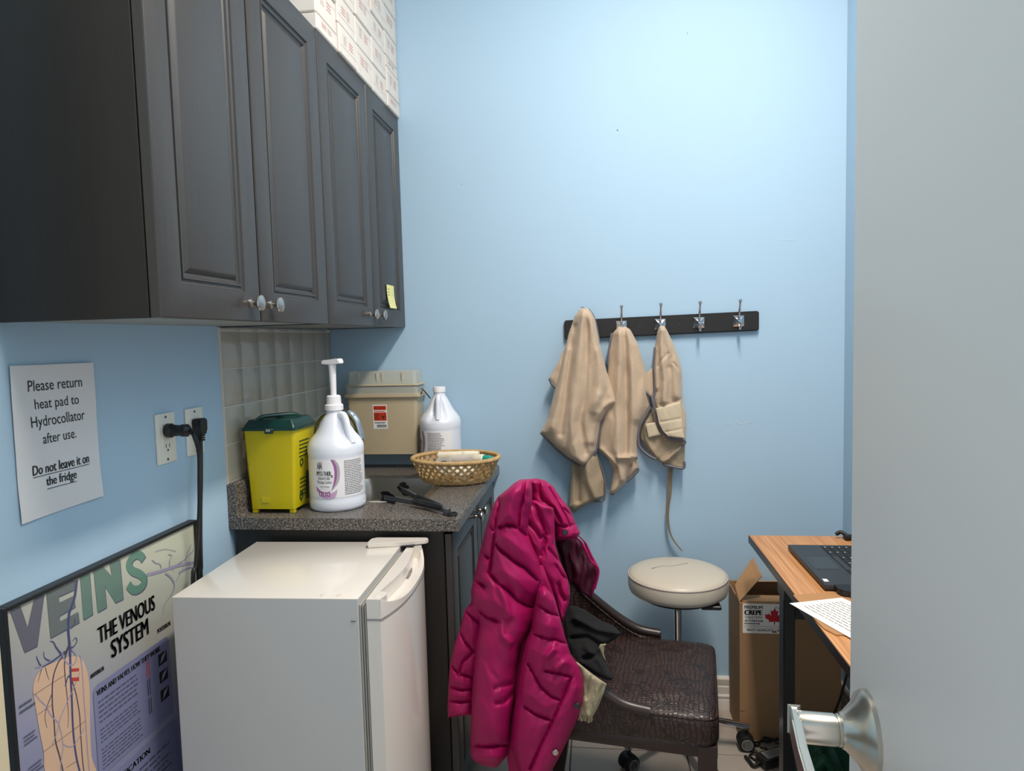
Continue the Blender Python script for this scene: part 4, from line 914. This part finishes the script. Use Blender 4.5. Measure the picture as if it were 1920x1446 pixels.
# ------------------------------------------------------------ stool
ST = thing('rolling_stool', 'round beige vinyl rolling stool standing against the back wall', 'stool', (1.242, -.25, 0))
sx_, sy_ = 1.242, -.25
sb = MB(); sb.lathe([(.10,.528),(.145,.530),(.155,.536),(.1585,.548),(.1585,.572),(.156,.583)], (sx_, sy_, 0), 56).build('cushion_side', 'vinyl', ST, smooth=60)
MB().lathe([(.156,.583),(.1535,.588),(.146,.5935),(.12,.6),(.06,.6035),(.001,.604)], (sx_, sy_, 0), 56).build('cushion_top', 'vinyl', ST, smooth=60)
MB().tube([(sx_+.1568*math.cos(a), sy_+.1568*math.sin(a), .5845) for a in np.linspace(0, 2*pi, 65)[:-1]], .0016, 6, True).build('seam_piping', 'ink_pale', ST, smooth=60)
for l_ in (((1222,1066),(1240,1062),(1256,1062),(1275,1059),(1290,1056)), ((1330,1095),(1348,1106),(1347,1120))):
    MB().tube(smooth_path([Vector(P(u, v, 'z', .604))+Vector((0,0,.0002)) if v < 1080 else Vector(P(u, v, 'y', sy_-.11)) for u, v in l_], 4), .0011, 5).build('torn_seam', 'plastic_grey', ST)
MB().lathe([(.12,.515),(.12,.528),(.03,.529)], (sx_, sy_, 0), 32).build('seat_plate', 'black_metal', ST)
bx('height_lever', (1.30,-.37,.515), (1.36,-.33,.528), 'black_plastic', ST, .003, 1)
MB().lathe([(.0125,.30),(.0125,.52)], (sx_, sy_, 0), 24).build('gas_lift', 'chrome', ST)
MB().lathe([(.025,.09),(.025,.30),(.022,.305)], (sx_, sy_, 0), 24).build('column', 'black_metal', ST)
MB().lathe([(.04,.085),(.04,.115),(.028,.125)], (sx_, sy_, 0), 24).build('hub', 'chrome', ST)
for k in range(5):
    a = math.radians(2+72*k); d = Vector((math.cos(a), math.sin(a), 0)); c = Vector((sx_, sy_, 0)); R0 = .215
    if k == 1 or k == 2: R0 = .2
    lg = MB().tube([tuple(c+d*.03+Vector((0,0,.105))), tuple(c+d*(R0*.6)+Vector((0,0,.092))), tuple(c+d*(R0+.01)+Vector((0,0,.074)))], [.015,.013,.011], 12).build('leg', 'chrome', ST, smooth=60)
    w0 = c+d*R0; nrm = Vector((-d.y, d.x, 0)); Mw = Matrix.Translation(w0+Vector((0,0,.0265))) @ nrm.to_track_quat('Z', 'Y').to_matrix().to_4x4()
    cs = MB().lathe([(.018,-.0245),(.0245,-.023),(.0262,-.019),(.0262,-.005),(.020,-.004),(.020,.004),(.0262,.005),(.0262,.019),(.0245,.023),(.018,.0245)], (0,0,0), 28, Mw).build('caster_wheel', 'rubber', lg)
    MB().lathe([(.0165,.0245),(.0185,.0245),(.0185,.0255),(.0165,.0255),(.0165,.0245)], (0,0,0), 28, Mw).build('wheel_ring', 'plastic_grey', lg)
    MB().lathe([(.0165,-.0255),(.0185,-.0255),(.0185,-.0245),(.0165,-.0245),(.0165,-.0255)], (0,0,0), 28, Mw).build('wheel_ring', 'plastic_grey', lg)
    MB().lathe([(.007,.03),(.007,.074),(.004,.078)], tuple(w0), 12).build('caster_stem', 'black_plastic', lg)
    hd = MB(); hd.lathe([(.0275,-.012),(.0275,.012)], (0,0,0), 28, Mw); bmesh.ops.delete(hd.bm, geom=[v for v in hd.bm.verts if v.co.z < .03], context='VERTS'); hd.build('caster_hood', 'black_plastic', lg)

# ------------------------------------------------------------ chair
CHR = thing('dining_chair', 'dark brown crocodile-print leather chair with the pink jacket over its back', 'chair', (1.06, -.66, 0), math.radians(-8.5))
def seat_out(ins, z, n=5, r=.035): return rrect(-.20+ins, -.205+ins, .232-ins, .205-ins, max(.005, r-ins*.5), z, n)
rings = [seat_out(.004,.402), seat_out(0,.410), seat_out(0,.450), seat_out(.002,.460), seat_out(.006,.467), seat_out(.016,.4735), seat_out(.04,.4785), seat_out(.09,.4815), seat_out(.16,.483)]
b = MB(); b.grid(rings, cv=True); b.faces(rings[-1], [list(range(len(rings[-1])))]); b.faces(rings[0], [list(range(len(rings[0])))[::-1]]); b.build('seat', 'croc', CHR, True, smooth=60)
MB().tube(seat_out(.004, .4645), .0022, 6, True).build('seat_piping', 'croc', CHR, True, smooth=60)
b = MB()
b.box((-.20,-.2,.372),(.228,-.178,.402), .003); b.box((-.20,.178,.372),(.228,.2,.402), .003); b.box((.205,-.178,.372),(.228,.178,.402), .003); b.box((-.20,-.178,.372),(-.18,.178,.402), .003); b.build('seat_rail', 'wood_dark', CHR, True)
for sx, sy in ((.205,-.18),(.205,.18),(-.185,-.165),(-.185,.165)):
    b = MB(); s0, s1 = .022, .0155; ox = .012 if sx > 0 else -.05; oy = .0
    G = [[(sx+dx*s, sy+dy*s, z) for dx, dy in ((-1,-1),(1,-1),(1,1),(-1,1))] for s, z in ((s0,.40),(s0,.36))]
    G += [[(sx+ox*(1-z/.36)+dx*s, sy+oy+dy*s, z) for dx, dy in ((-1,-1),(1,-1),(1,1),(-1,1))] for s, z in ((s0*.95,.2),(s1,.0))]
    b.grid(G, cv=True); b.faces(G[0], [[0,1,2,3]]); b.faces(G[-1], [[0,1,2,3]]); b.build('leg', 'wood_dark', CHR, True)
top = smooth_path([(.075,-.213,.478),(.0,-.211,.492),(-.09,-.203,.553),(-.183,-.187,.645),(-.24,-.155,.78),(-.285,-.09,.885),(-.30,0,.915),(-.285,.09,.885),(-.24,.155,.78),(-.183,.187,.645),(-.09,.203,.553),(.0,.211,.492),(.075,.213,.478)], 6)
bot = smooth_path([(.075,-.209,.44),(.0,-.208,.44),(-.07,-.205,.43),(-.14,-.198,.42),(-.185,-.16,.41),(-.20,-.09,.41),(-.205,0,.41),(-.20,.09,.41),(-.185,.16,.41),(-.14,.198,.42),(-.07,.205,.43),(.0,.208,.44),(.075,.209,.44)], 6)
def shell(nm, off, mt_, flip):
    G = []
    for a, c in zip(top, bot):
        row = []
        for i in range(9):
            t = i/8; p = c+(a-c)*t; rr = np.array([p[0]*.8, p[1], 0]); rr = rr/(np.linalg.norm(rr)+1e-6); row.append(tuple(p+rr*off*(1-.2*t)))
        G.append(row)
    return MB().grid(G).build(nm, mt_, CHR, True, smooth=60)
shell('backrest', -.012, 'croc', 0); shell('backrest_outer', .012, 'croc', 1)
MB().tube([tuple(p) for p in top], .0135, 12).build('top_rail', 'wood_dark', CHR, True, smooth=60)
MB().tube([tuple(np.array(p)*np.array([.97,.94,1])+np.array([0,0,-.014])) for p in top], .003, 6).build('welt', 'croc', CHR, True, smooth=60)

# ------------------------------------------------------------ pink quilted jacket
za = lambda l: [(820+x/4.819, 880+y/4.819) for x, y in l]
zb_ = lambda l: [(820+x/5.056, 1160+y/5.056) for x, y in l]
JK = thing('puffer_jacket', 'bright magenta quilted puffer jacket draped over the chair back', 'jacket', (.80, -.82, .15))
cloth('lining', [(1040,1008),(1046,1030),(1056,1060),(1068,1088),(1085,1108),(1104,1121)], [(1076,1008),(1092,1024),(1108,1052),(1119,1068),(1119,1090),(1109,1121)], -.64, 'coat_lining', JK, .012, .03, 50, 30, wr=.010, ws=(12,40), seed=31)
cloth('far_edge', [(1079,1000),(1094,1016),(1102,1036),(1110,1056),(1116,1072),(1114,1090),(1108,1104),(1106,1121)], [(1082,1000),(1100,1018),(1110,1040),(1121,1060),(1122,1078),(1118,1094),(1114,1108),(1110,1121)], -.63, 'coat', JK, .012, .012, 50, 12)
cloth('hood_side', [(985,899),(986,920),(990,940),(1010,960),(1030,985),(1038,1000),(1041,1011)], [(1006,897),(1022,901),(1036,911),(1052,934),(1067,953),(1079,980),(1088,1000),(1082,1009)], -.74, 'coat', JK, .05, .10, 90, 50,
      seams=[za([(920,90),(920,200),(960,290)]), za([(950,270),(1050,350),(1110,480)]), za([(960,90),(1060,250),(1160,420),(1200,520)]), za([(1060,500),(1150,520),(1240,500)]), za([(1150,360),(1210,420)])], sd=.007, sw=2.3, puff=.014, pw=16, wr=.0035, ws=(18,40), seed=33, rot=-35)
px_tube('piping', za([(1058,634),(1150,627),(1250,625),(1300,665),(1345,735),(1385,825),(1425,860),(1452,900),(1450,965),(1420,1080)]), lambda u, v: -.70 if u < 1085 else -.66, .0035, 'coat', JK)
cloth('sleeve', [(884,1122),(883,1131),(872,1143),(862,1180),(853,1205),(847,1228),(843,1247),(840,1298),(839,1330),(840,1346)], [(915,1122),(914,1131),(912,1143),(908,1180),(902,1205),(898,1228),(895,1247),(890,1298),(887,1325),(885,1341)], -.845, 'coat', JK, .035, .03, 110, 44,
      seams=[za([(265,1290),(320,1345),(400,1400)]), zb_([(205,110),(260,220),(330,300)]), zb_([(200,540),(240,410),(350,310)]), zb_([(125,430),(160,480),(205,525),(330,560)]), zb_([(130,650),(230,680),(330,670)]), zb_([(110,780),(220,795),(320,780)])], sd=.009, sw=2.3, puff=.012, pw=12, wr=.003, ws=(18,30), seed=41, endb=.03)
cloth('collar_flap', [(998,938),(984,961),(978,980),(982,1009),(996,1042),(1004,1075),(1010,1098),(1036,1118),(1046,1150),(1052,1165)], [(1004,938),(1038,953),(1040,980),(1041,1021),(1050,1052),(1062,1078),(1068,1100),(1069,1115),(1067,1132),(1056,1165)], -.815, 'coat', JK, .03, .04, 110, 44,
      seams=[za([(890,330),(950,500),(980,590)]), za([(820,480),(900,570),(935,620),(985,590)]), za([(970,610),(965,700),(940,780)]), za([(1010,720),(1090,820),(1130,870)]), za([(1075,870),(1120,950),(1180,1000)]), za([(1090,1040),(1110,1120),(1150,1180)])], sd=.007, sw=2.6, puff=.010, pw=14, wr=.0045, ws=(13,44), seed=43, rot=-18)
cloth('inner_side', [(1000,1060),(985,1120),(965,1200),(955,1300),(948,1400),(958,1480)], [(1018,1060),(1040,1120),(1050,1200),(1070,1290),(1045,1390),(1010,1480)], -.865, 'coat', JK, .006, .02, 60, 20, wr=.006, seed=8)
def d_main(U, V, S, Tt): return -.84-.035*np.clip((V-1050)/350, 0, 1)
cloth('back_body', [(976,899),(965,905),(949,919),(933,932),(922,952),(914,977),(900,1033),(888,1087),(883,1108),(884,1131),(892,1150),(897,1170),(891,1209),(887,1267),(884,1314),(882,1380),(882,1417),(889,1428),(909,1437)], [(995,898),(998,915),(998,940),(992,970),(990,990),(991,1004),(999,1025),(1011,1052),(1019,1087),(1010,1112),(1003,1140),(999,1164),(994,1184),(979,1209),(971,1249),(967,1288),(964,1324),(958,1358),(956,1390),(949,1420),(931,1440)],
      d_main, 'coat', JK, .085, .13, 230, 80,
      seams=[[(914,980),(928,998)], [(937,989),(950,985),(963,986),(974,993),(988,1006)], [(928,1017),(936,1029),(949,1040),(965,1054),(984,1065),(1000,1081),(1007,1088)], [(900,1032),(916,1047)], [(917,1075),(936,1096),(955,1110),(971,1127),(986,1135),(1001,1139)], [(888,1086),(909,1100)], [(983,900),(980,938),(974,959),(972,988)], [(933,932),(936,948),(930,975),(928,996),(924,1030),(919,1067),(917,1075)], [(883,1398),(915,1401),(950,1397)], za([(390,1290),(450,1340),(560,1380)])],
      sd=.012, sw=2.7, puff=.024, pw=20, wr=.0045, ws=(22,60), seed=51, rot=-25, endt=.05, endb=.04,
      ridges=[(za([(560,1060),(620,1200),(640,1330)]), .008, 7), (zb_([(600,40),(620,160),(690,230)]), .007, 6), (zb_([(700,620),(600,640),(560,660)]), -.006, 5), (zb_([(740,700),(640,790),(570,800)]), -.008, 5)])
cloth('front_panel', [(1010,1104),(1004,1125),(1001,1150),(996,1180),(985,1206),(978,1233),(972,1271),(967,1310),(962,1338),(960,1368),(958,1393),(966,1423),(974,1450),(990,1500)], [(1020,1098),(1032,1110),(1041,1124),(1048,1150),(1056,1180),(1060,1196),(1070,1227),(1084,1247),(1092,1267),(1095,1290),(1092,1318),(1083,1348),(1073,1370),(1061,1395),(1048,1421),(1032,1450),(1010,1500)],
      -.915, 'coat', JK, .055, .05, 190, 70,
      seams=[za([(905,1220),(1000,1290),(1095,1330)]), zb_([(920,150),(1060,200),(1110,195),(1220,240)]), zb_([(1030,500),(1150,520),(1270,555)]), zb_([(860,430),(980,650),(1080,740),(1180,780)]), zb_([(1270,560),(1180,780),(1080,1000),(980,1200),(880,1430)]), zb_([(830,840),(930,910),(1090,970)]), zb_([(1380,560),(1385,680),(1340,900),(1280,1060)])], sd=.009, sw=2.3, puff=.016, pw=18, wr=.004, ws=(20,50), seed=61, rot=30, endt=.05, endb=.02,
      ridges=[(zb_([(1100,300),(1040,360)]), .008, 6), (zb_([(1200,420),(1130,480)]), .008, 6)])
for u, v, d in ((1082,1324,-.965), (1041.5,1411,-.965), (1059.7,998.5,-.795)):
    c = P(u, v, 'y', d); MB().lathe([(.007,-.004),(.0075,0),(.0065,.002),(.004,.0022),(.0035,.001)], tuple(c), 18, Matrix.Rotation(pi/2, 4, 'X')).build('snap', 'nickel' if v > 1350 else 'dark_steel', JK)

# ------------------------------------------------------------ clothes on the seat
BL = thing('black_garment', 'crumpled black garment lying between the jacket and the seat', 'clothing', tuple(P(1105, 1270, 'y', -.77)))
def d_blk(U, V, S, Tt): return -.70-.16*np.clip((V-1140)/130, 0, 1)
cloth('garment_body', [(1066,1137),(1058,1164),(1063,1193),(1072,1230),(1079,1242),(1102,1256),(1123,1269),(1141,1276)], [(1073,1135),(1096,1143),(1127,1164),(1150,1173),(1165,1188),(1156,1197),(1140,1207),(1125,1214),(1125,1226),(1133,1240),(1144,1261),(1149,1272),(1146,1277)], d_blk, 'black_cloth', BL, .03, .04, 90, 50,
      ridges=[([(1080,1160),(1120,1180),(1150,1185)], .014, 7), ([(1070,1198),(1100,1195),(1125,1210)], -.010, 5), ([(1095,1235),(1120,1230),(1128,1222)], -.012, 5), ([(1100,1215),(1125,1240),(1140,1265)], .010, 7)], wr=.0035, ws=(26,30), seed=71)
BG = thing('beige_scarf', 'beige cloth with a frayed hem hanging over the near side of the seat', 'clothing', tuple(P(1105, 1340, 'y', -.9)))
cloth('scarf_body', [(1076,1240),(1086,1257),(1088,1278),(1090,1300),(1087,1325),(1086,1340)], [(1083,1242),(1112,1265),(1138,1283),(1131,1303),(1120,1330),(1110,1346)], -.905, 'beige_cloth', BG, .016, .012, 60, 30, seams=[[(1112,1266),(1103,1282),(1100,1310)]], sd=.005, sw=2, wr=.006, ws=(10,30), seed=73, endb=.02)
frg = MB()
for k in range(16):
    u = 1087+k*1.5; frg.tube([P(u, 1336+k*.4, 'y', -.907), P(u+random.uniform(-2,2), 1343+k*.4, 'y', -.908), P(u+random.uniform(-3,3), 1349+k*.3+random.uniform(0,3), 'y', -.908)], .0013, 4)
frg.build('fringe', 'beige_cloth', BG)['kind'] = 'stuff'
cloth('inner_fold', [(1125,1208),(1122,1215),(1128,1228),(1134,1238)], [(1138,1207),(1134,1212),(1132,1228),(1137,1240)], -.80, 'beige_cloth', BG, .008, .006, 14, 8)

# ------------------------------------------------------------ cardboard carton
CB = thing('cardboard_box', 'tall open brown cardboard box with a table paper label behind the desk leg', 'box', (1.61, -.1, 0))
bx0, bx1, by0, by1, bz = 1.449, 1.771, -.192, -.018, .472
for nm, a, b in (('side', (bx0,by0,0),(bx1,by0+.004,bz)), ('side', (bx0,by1-.004,0),(bx1,by1,bz+.012)), ('side', (bx0,by0+.004,0),(bx0+.004,by1-.004,bz)), ('side', (bx1-.004,by0+.004,0),(bx1,by1-.004,bz)), ('bottom', (bx0+.004,by0+.004,.002),(bx1-.004,by1-.004,.006))): bx(nm, a, b, 'card', CB, .001, 1)
def flap(pts, th=(0,.0035,0)):
    th = np.array(th); q = [tuple(np.array(p)) for p in pts]+[tuple(np.array(p)+th) for p in pts]; n = len(pts)
    MB().faces(q, [list(range(n)), list(range(n, 2*n))[::-1]]+[[i, (i+1)%n, n+(i+1)%n, n+i] for i in range(n)]).build('flap', 'card', CB, smooth=0)
# left flap standing up and leaning in, front flap folded inwards, rear flap upright
flap([(bx0, by0+.006, bz), P(1378,1096,'y',-.15), P(1411,1046,'y',-.10), P(1428,1081,'y',-.165)], (.003,.002,0))
flap([(bx0+.01, by0+.005, bz-.001), (bx1-.005, by0+.005, bz-.001), (bx1-.01, by0+.09, bz-.012), (bx0+.015, by0+.09, bz-.012)], (0,0,.0035))
flap([(bx0+.02, by1-.006, bz+.008), (bx1-.005, by1-.006, bz+.008), (bx1-.01, by1-.05, bz+.03), (bx0+.03, by1-.05, bz+.025)], (0,.003,.001))
bx('edge_tear', (bx0+.002, by0-.0008, bz-.006), (bx0+.03, by0, bz-.003), 'card_in', CB)
yq = by0-.0008
lbl0 = P(1392.5, 1187, 'y', yq); lbl1 = P(1392.5, 1131.5, 'y', yq)
fq = lambda x, y: (lbl0[0]+.158*x, yq-.0004, lbl0[2]+(lbl1[2]-lbl0[2])*y)
lb = MB().faces([fq(0,0), fq(1,0), fq(1,1), fq(0,1)], [[0,1,2,3]]).build('paper_label', 'paper', CB, smooth=0, normals=False)
fq2 = lambda x, y: (fq(x,y)[0], yq-.0009, fq(x,y)[2])
def bt(s, x0, x1, y, h, bold=0, m_='ink'): text('lettering', s, lambda x, yy: fq2(x0+(x1-x0)*x, y+h*yy), m_, lb, bold)
bt('PREMIUM', .04, .40, .82, .11, .01); bt('CREPE', .04, .39, .62, .16, .025); bt('TABLE PAPER', .04, .40, .50, .08); bt('ACP-MED646', .04, .41, .385, .07, .01); bt('BEST QUALITY - BEST PR', .09, .98, .07, .075, .012)
text_lines('small_print', fq2, .03, .36, .29, .37, 1, 'ink_soft', lb, .5, .1)
quad('rule_line', fq2, .02, .24, .98, .25, 'ink_soft', lb); quad('rule_line', fq2, .02, .18, .98, .187, 'ink_soft', lb)
lf = [(0,1),(.09,.80),(.20,.86),(.16,.52),(.30,.66),(.34,.57),(.50,.60),(.44,.46),(.50,.40),(.26,.20),(.29,.10),(.03,.13),(.02,-.08)]
lf = lf+[(-x, y) for x, y in lf[::-1][:-1]]
MB().faces([fq2(.64+.40*x, .34+.52*y) for x, y in lf], [list(range(len(lf)))]).build('maple_leaf', 'leaf_red', lb, smooth=0, normals=False)
text('lettering', 'BRODA', lambda x, yy: fq2(.66+.2*x, .84+.06*yy), 'ink_soft', lb) if 0 else text_lines('small_print', fq2, .72, .92, .83, .90, 1, 'ink_soft', lb, .6, .0)
MB().tube([fq2(.68+.03*math.cos(a)-.0, .86+.05*math.sin(a)) for a in np.linspace(.8, 5.2, 10)], .0006, 4).build('maker_mark', 'ink_soft', lb)
b = MB(); 
for a_ in ((.90,.28,.915,.55), (.90,.53,.985,.55), (.90,.28,.985,.30), (.93,.35,.945,.48), (.93,.41,.98,.43)): b.faces([fq2(a_[0],a_[1]), fq2(a_[2],a_[1]), fq2(a_[2],a_[3]), fq2(a_[0],a_[3])], [[0,1,2,3]])
b.build('red_mark', 'leaf_red', lb, smooth=0, normals=False)
for u, v in ((1520,1262), (1391,1331), (1452,1185)):
    c = P(u, v, 'y', yq); bx('dent', (c[0]-.007, yq-.0006, c[2]-.004), (c[0]+.007, yq+.0002, c[2]+.004), 'card_in', CB, .0003, 1)

# ------------------------------------------------------------ desk
DZ = .72; DX0 = 1.462; DY0, DY1 = -1.30, -.262
DK = thing('desk', 'oak laminate desk with black metal legs along the right wall', 'desk', (1.645, -.78, 0))
bx('desk_top', (DX0+.002, DY0+.002, DZ-.0245), (X-.004, DY1-.002, DZ), 'oak', DK, .001, 1)
bx('edge_band', (DX0, DY0, DZ-.024), (DX0+.003, DY1, DZ-.001), 'wood_dark', DK, .001, 1)
bx('edge_band', (DX0, DY1-.003, DZ-.024), (X-.004, DY1, DZ-.001), 'wood_dark', DK, .001, 1)
for lx, ly in ((1.480, -.60), (1.79, -.60), (1.480, -1.24), (1.79, -1.24)): bx('leg', (lx, ly, 0), (lx+.030, ly+.045, DZ-.0245), 'black_metal', DK, .002, 1)
bx('leg_plate', (1.478, -.612, DZ-.075), (1.513, -.545, DZ-.0245), 'black_metal', DK, .001, 1)
for ly in (-.588, -1.228): bx('cross_bar', (1.51, ly, DZ-.135), (1.79, ly+.025, DZ-.105), 'black_metal', DK, .001, 1)
bx('cross_bar', (1.795, -1.2, .2), (1.815, -.6, .23), 'black_metal', DK, .001, 1)

# laptop: front edge towards the room, hinge at the right wall
LP = thing('laptop', 'dark grey open laptop on the oak desk, partly hidden by the door', 'laptop', (1.675, -.53, DZ))
lp0 = Vector(P(1482, 1021, 'z', DZ+.018)); lp1 = Vector(P(1540, 1096, 'z', DZ+.018))
ya, yb = lp0.y, lp1.y; xa = (lp0.x+lp1.x)/2; dp = .225
b = MB(); b.box((xa, yb, DZ+.004), (xa+dp, ya, DZ+.018), .003, 2); b.build('base', 'laptop', LP)
bx('underside', (xa+.006, yb+.006, DZ), (xa+dp-.01, ya-.006, DZ+.005), 'black_plastic', LP)
yc_ = (ya+yb)/2; zt_ = DZ+.018
bx('trackpad', (xa+.014, yc_-.05, zt_-.0004), (xa+.075, yc_+.05, zt_+.0004), 'trackpad', LP)
b = MB()
for y in (yc_-.051, yc_+.05): b.box((xa+.014, y, zt_), (xa+.075, y+.001, zt_+.0005))
b.box((xa+.022, yc_-.05, zt_), (xa+.0228, yc_+.05, zt_+.0005)); b.build('trackpad_edge', 'key', LP)
bx('sticker', (xa+.006, yb+.020, zt_-.0002), (xa+.017, yb+.038, zt_+.0005), 'paper', LP)
bx('key_well', (xa+.086, yb+.012, zt_-.0005), (xa+.205, ya-.012, zt_+.0002), 'key', LP)
km = None
for r in range(6):
    n_ = 13; kw = (ya-yb-.028)/n_
    for k in range(n_):
        if r == 0 and 4 <= k <= 8:
            if k == 4: bx('key', (xa+.088, yb+.014+kw*4, zt_), (xa+.104, yb+.014+kw*9-.002, zt_+.0016), 'laptop', LP, .0005, 1)
            continue
        x0 = xa+.088+r*.0195; y0 = yb+.014+k*kw; o = bx('key', (x0, y0, zt_), (x0+.0165, y0+kw-.003, zt_+.0016), 'key', LP, .0005, 1)
        if k % 2 == 0: bx('key_legend', (x0+.006, y0+kw*.3, zt_+.0016), (x0+.009, y0+kw*.5, zt_+.0019), 'paper_grey', o)
b = MB(); b.box((0, yb, 0), (.007, ya, .225), .002, 2); b.bm.transform(Matrix.Translation((xa+dp-.006, 0, zt_-.001)) @ Matrix.Rotation(math.radians(8), 4, 'Y')); b.build('screen_lid', 'laptop', LP)

# papers, folder, phone, cable on the desk
fo = [P(u, v, 'z', DZ+.001) for u, v in ((1487,1117),(1588,1110),(1620,1180),(1590,1192),(1568,1192),(1545,1180),(1530,1165))]
q = [(p[0], p[1], DZ+.0005) for p in fo]+[(p[0], p[1], DZ+.0028) for p in fo]; n = len(fo)
tag(MB().faces(q, [list(range(n))[::-1], list(range(n, 2*n))]+[[i, (i+1)%n, n+(i+1)%n, n+i] for i in range(n)]).build('folder', 'kraft'), 'brown kraft folder under the printed sheet on the desk', 'folder')
ps = thing('printed_sheet', 'white printed sheet overhanging the edge of the oak desk', 'paper', tuple(P(1560, 1150, 'z', DZ+.003)))
c0, c1, c2, c3 = [np.array(P(u, v, 'z', DZ+.0035)) for u, v in ((1480,1132),(1578,1121),(1690,1170),(1600,1200))]
fnp = lambda x, y: c0*(1-x)*(1-y)+c1*x*(1-y)+c2*x*y+c3*(1-x)*y+np.array([0,0,.0005+.006*max(0, .25-x)*max(0, .35-y)])
MB().grid([[fnp(i/8, j/8) for j in range(9)] for i in range(9)]).build('sheet', 'paper', ps, smooth=60)
fn3 = lambda x, y: fnp(y, x)+np.array([0,0,.0004])
text_lines('print', lambda x, y: fnp(1-y*1.0, x)+np.array([0,0,.0006]), .12, .95, .15, .9, 10, 'ink_soft', ps, .13, .3)
ph = MB(); a_ = P(1575, 1120, 'z', DZ+.002); ph.prism(rrect(0, 0, .075, .10, .016, 0)[0:0] or [(p[0], p[1]) for p in rrect(a_[0], a_[1]-.004, a_[0]+.075, a_[1]+.085, .02, 0)], 'z', DZ+.003, DZ+.018)
bmesh.ops.bevel(ph.bm, geom=ph.bm.edges[:], offset=.003, segments=2, affect='EDGES')
tag(ph.build('computer_mouse', 'black_plastic'), 'black rounded mouse beside the laptop on the desk', 'mouse')
wc = thing('webcam', 'small black cable connector at the far corner of the desk', 'connector', tuple(P(1588, 1010, 'z', DZ)))
c = P(1590, 1008, 'z', DZ+.008); MB().tube(smooth_path([c+np.array([-.03,.012,.006]), c+np.array([-.015,.016,.012]), c+np.array([.0,.0,.004]), c+np.array([.02,-.02,.0]), c+np.array([.05,-.03,-.001])], 5), .006, 8).build('plug_lead', 'black_plastic', wc, smooth=60)
b = MB(); b.box(tuple(c+np.array([-.012,-.012,-.0075])), tuple(c+np.array([.03,.012,.008])), .004, 2); b.build('plug_body', 'black_plastic', wc)
wc.name = 'cable_connector'

# ------------------------------------------------------------ floor clutter under the desk
AD = thing('power_adapter', 'black power adapter with a coiled cord on the floor by the cardboard box', 'adapter', (1.52, -.30, 0))
Ma = Matrix.Translation((1.525, -.315, .019)) @ Matrix.Rotation(math.radians(28), 4, 'Z')
b = MB(); b.box((-.05,-.024,-.016), (.05,.024,.016), .004, 2, Ma); b.build('brick', 'black_plastic', AD)
b = MB(); b.box((-.034,-.017,.0157), (.042,.017,.0165), 0, 1, Ma); b.build('rating_label', 'plastic_grey', AD)
fa = lambda x, y: tuple(Ma @ Vector((-.034+.076*x, -.017+.034*y, .0168)))
text_lines('small_print', fa, .05, .95, .1, .9, 5, 'ink', AD, .4, .3)
rnd = random.Random(4)
for k in range(3):
    pts = []
    for i in range(28):
        a = i/28*2*pi*(1.0); r_ = .055+.02*rnd.random(); pts.append((1.522+.03*k*.3+r_*.8*1.1*math.cos(a), -.275+.01*k+r_*.8*math.sin(a), .006+.004*k+.02*max(0, math.sin(a*1.5+k))))
    MB().tube(smooth_path(pts, 3, True), .0033, 6, True).build('cord_coil', 'rubber', AD, smooth=60)
MB().tube(smooth_path([(1.47,-.20,.10),(1.455,-.29,.04),(1.465,-.31,.02),(1.475,-.335,.012),(1.49,-.33,.012)], 6), .006, 8).build('cord_tie', 'rubber', AD, smooth=60) if 0 else MB().tube(smooth_path([(1.445,-.295,.007),(1.452,-.32,.008),(1.46,-.345,.01),(1.485,-.33,.014)], 6), .0055, 8).build('cord_end', 'rubber', AD, smooth=60)
DC = MB().tube(smooth_path([(1.775,-.30,.69),(1.79,-.27,.55),(1.775,-.27,.36),(1.74,-.26,.18),(1.70,-.245,.08),(1.64,-.24,.03),(1.60,-.25,.012),(1.575,-.27,.008)], 8), .0038, 8).build('cable', 'rubber', smooth=60)
tag(DC, 'thin black cable hanging from the desk down to the floor', 'cable')
GB = thing('green_bag', 'dark green plastic bag crumpled on the floor under the desk', 'bag', (1.66, -.38, 0))
vs = []; G = []
for i in range(15):
    t = i/14; row = []
    for k in range(28):
        a = 2*pi*k/28; rr = (.085+.022*math.sin(3*a+1)+.014*math.sin(7*a+4*t))*math.sin(pi*(.5+.46*t))**.6*(1 if t > .05 else .92); row.append((1.655+rr*1.05*math.cos(a), -.40+rr*.85*math.sin(a), .002+.125*t+.012*math.sin(5*a)*t))
    G.append(row)
b = MB(); b.grid(G, cv=True); b.faces(G[-1], [list(range(28))]); b.faces(G[0], [list(range(28))[::-1]]); b.build('bag_body', 'green_bag', GB, smooth=60)
MB().tube(smooth_path([(1.605,-.46,.03),(1.60,-.475,.09),(1.625,-.48,.125),(1.65,-.475,.09),(1.655,-.465,.03)], 6), .016, 10).build('bag_handle', 'green_bag', GB, smooth=60)
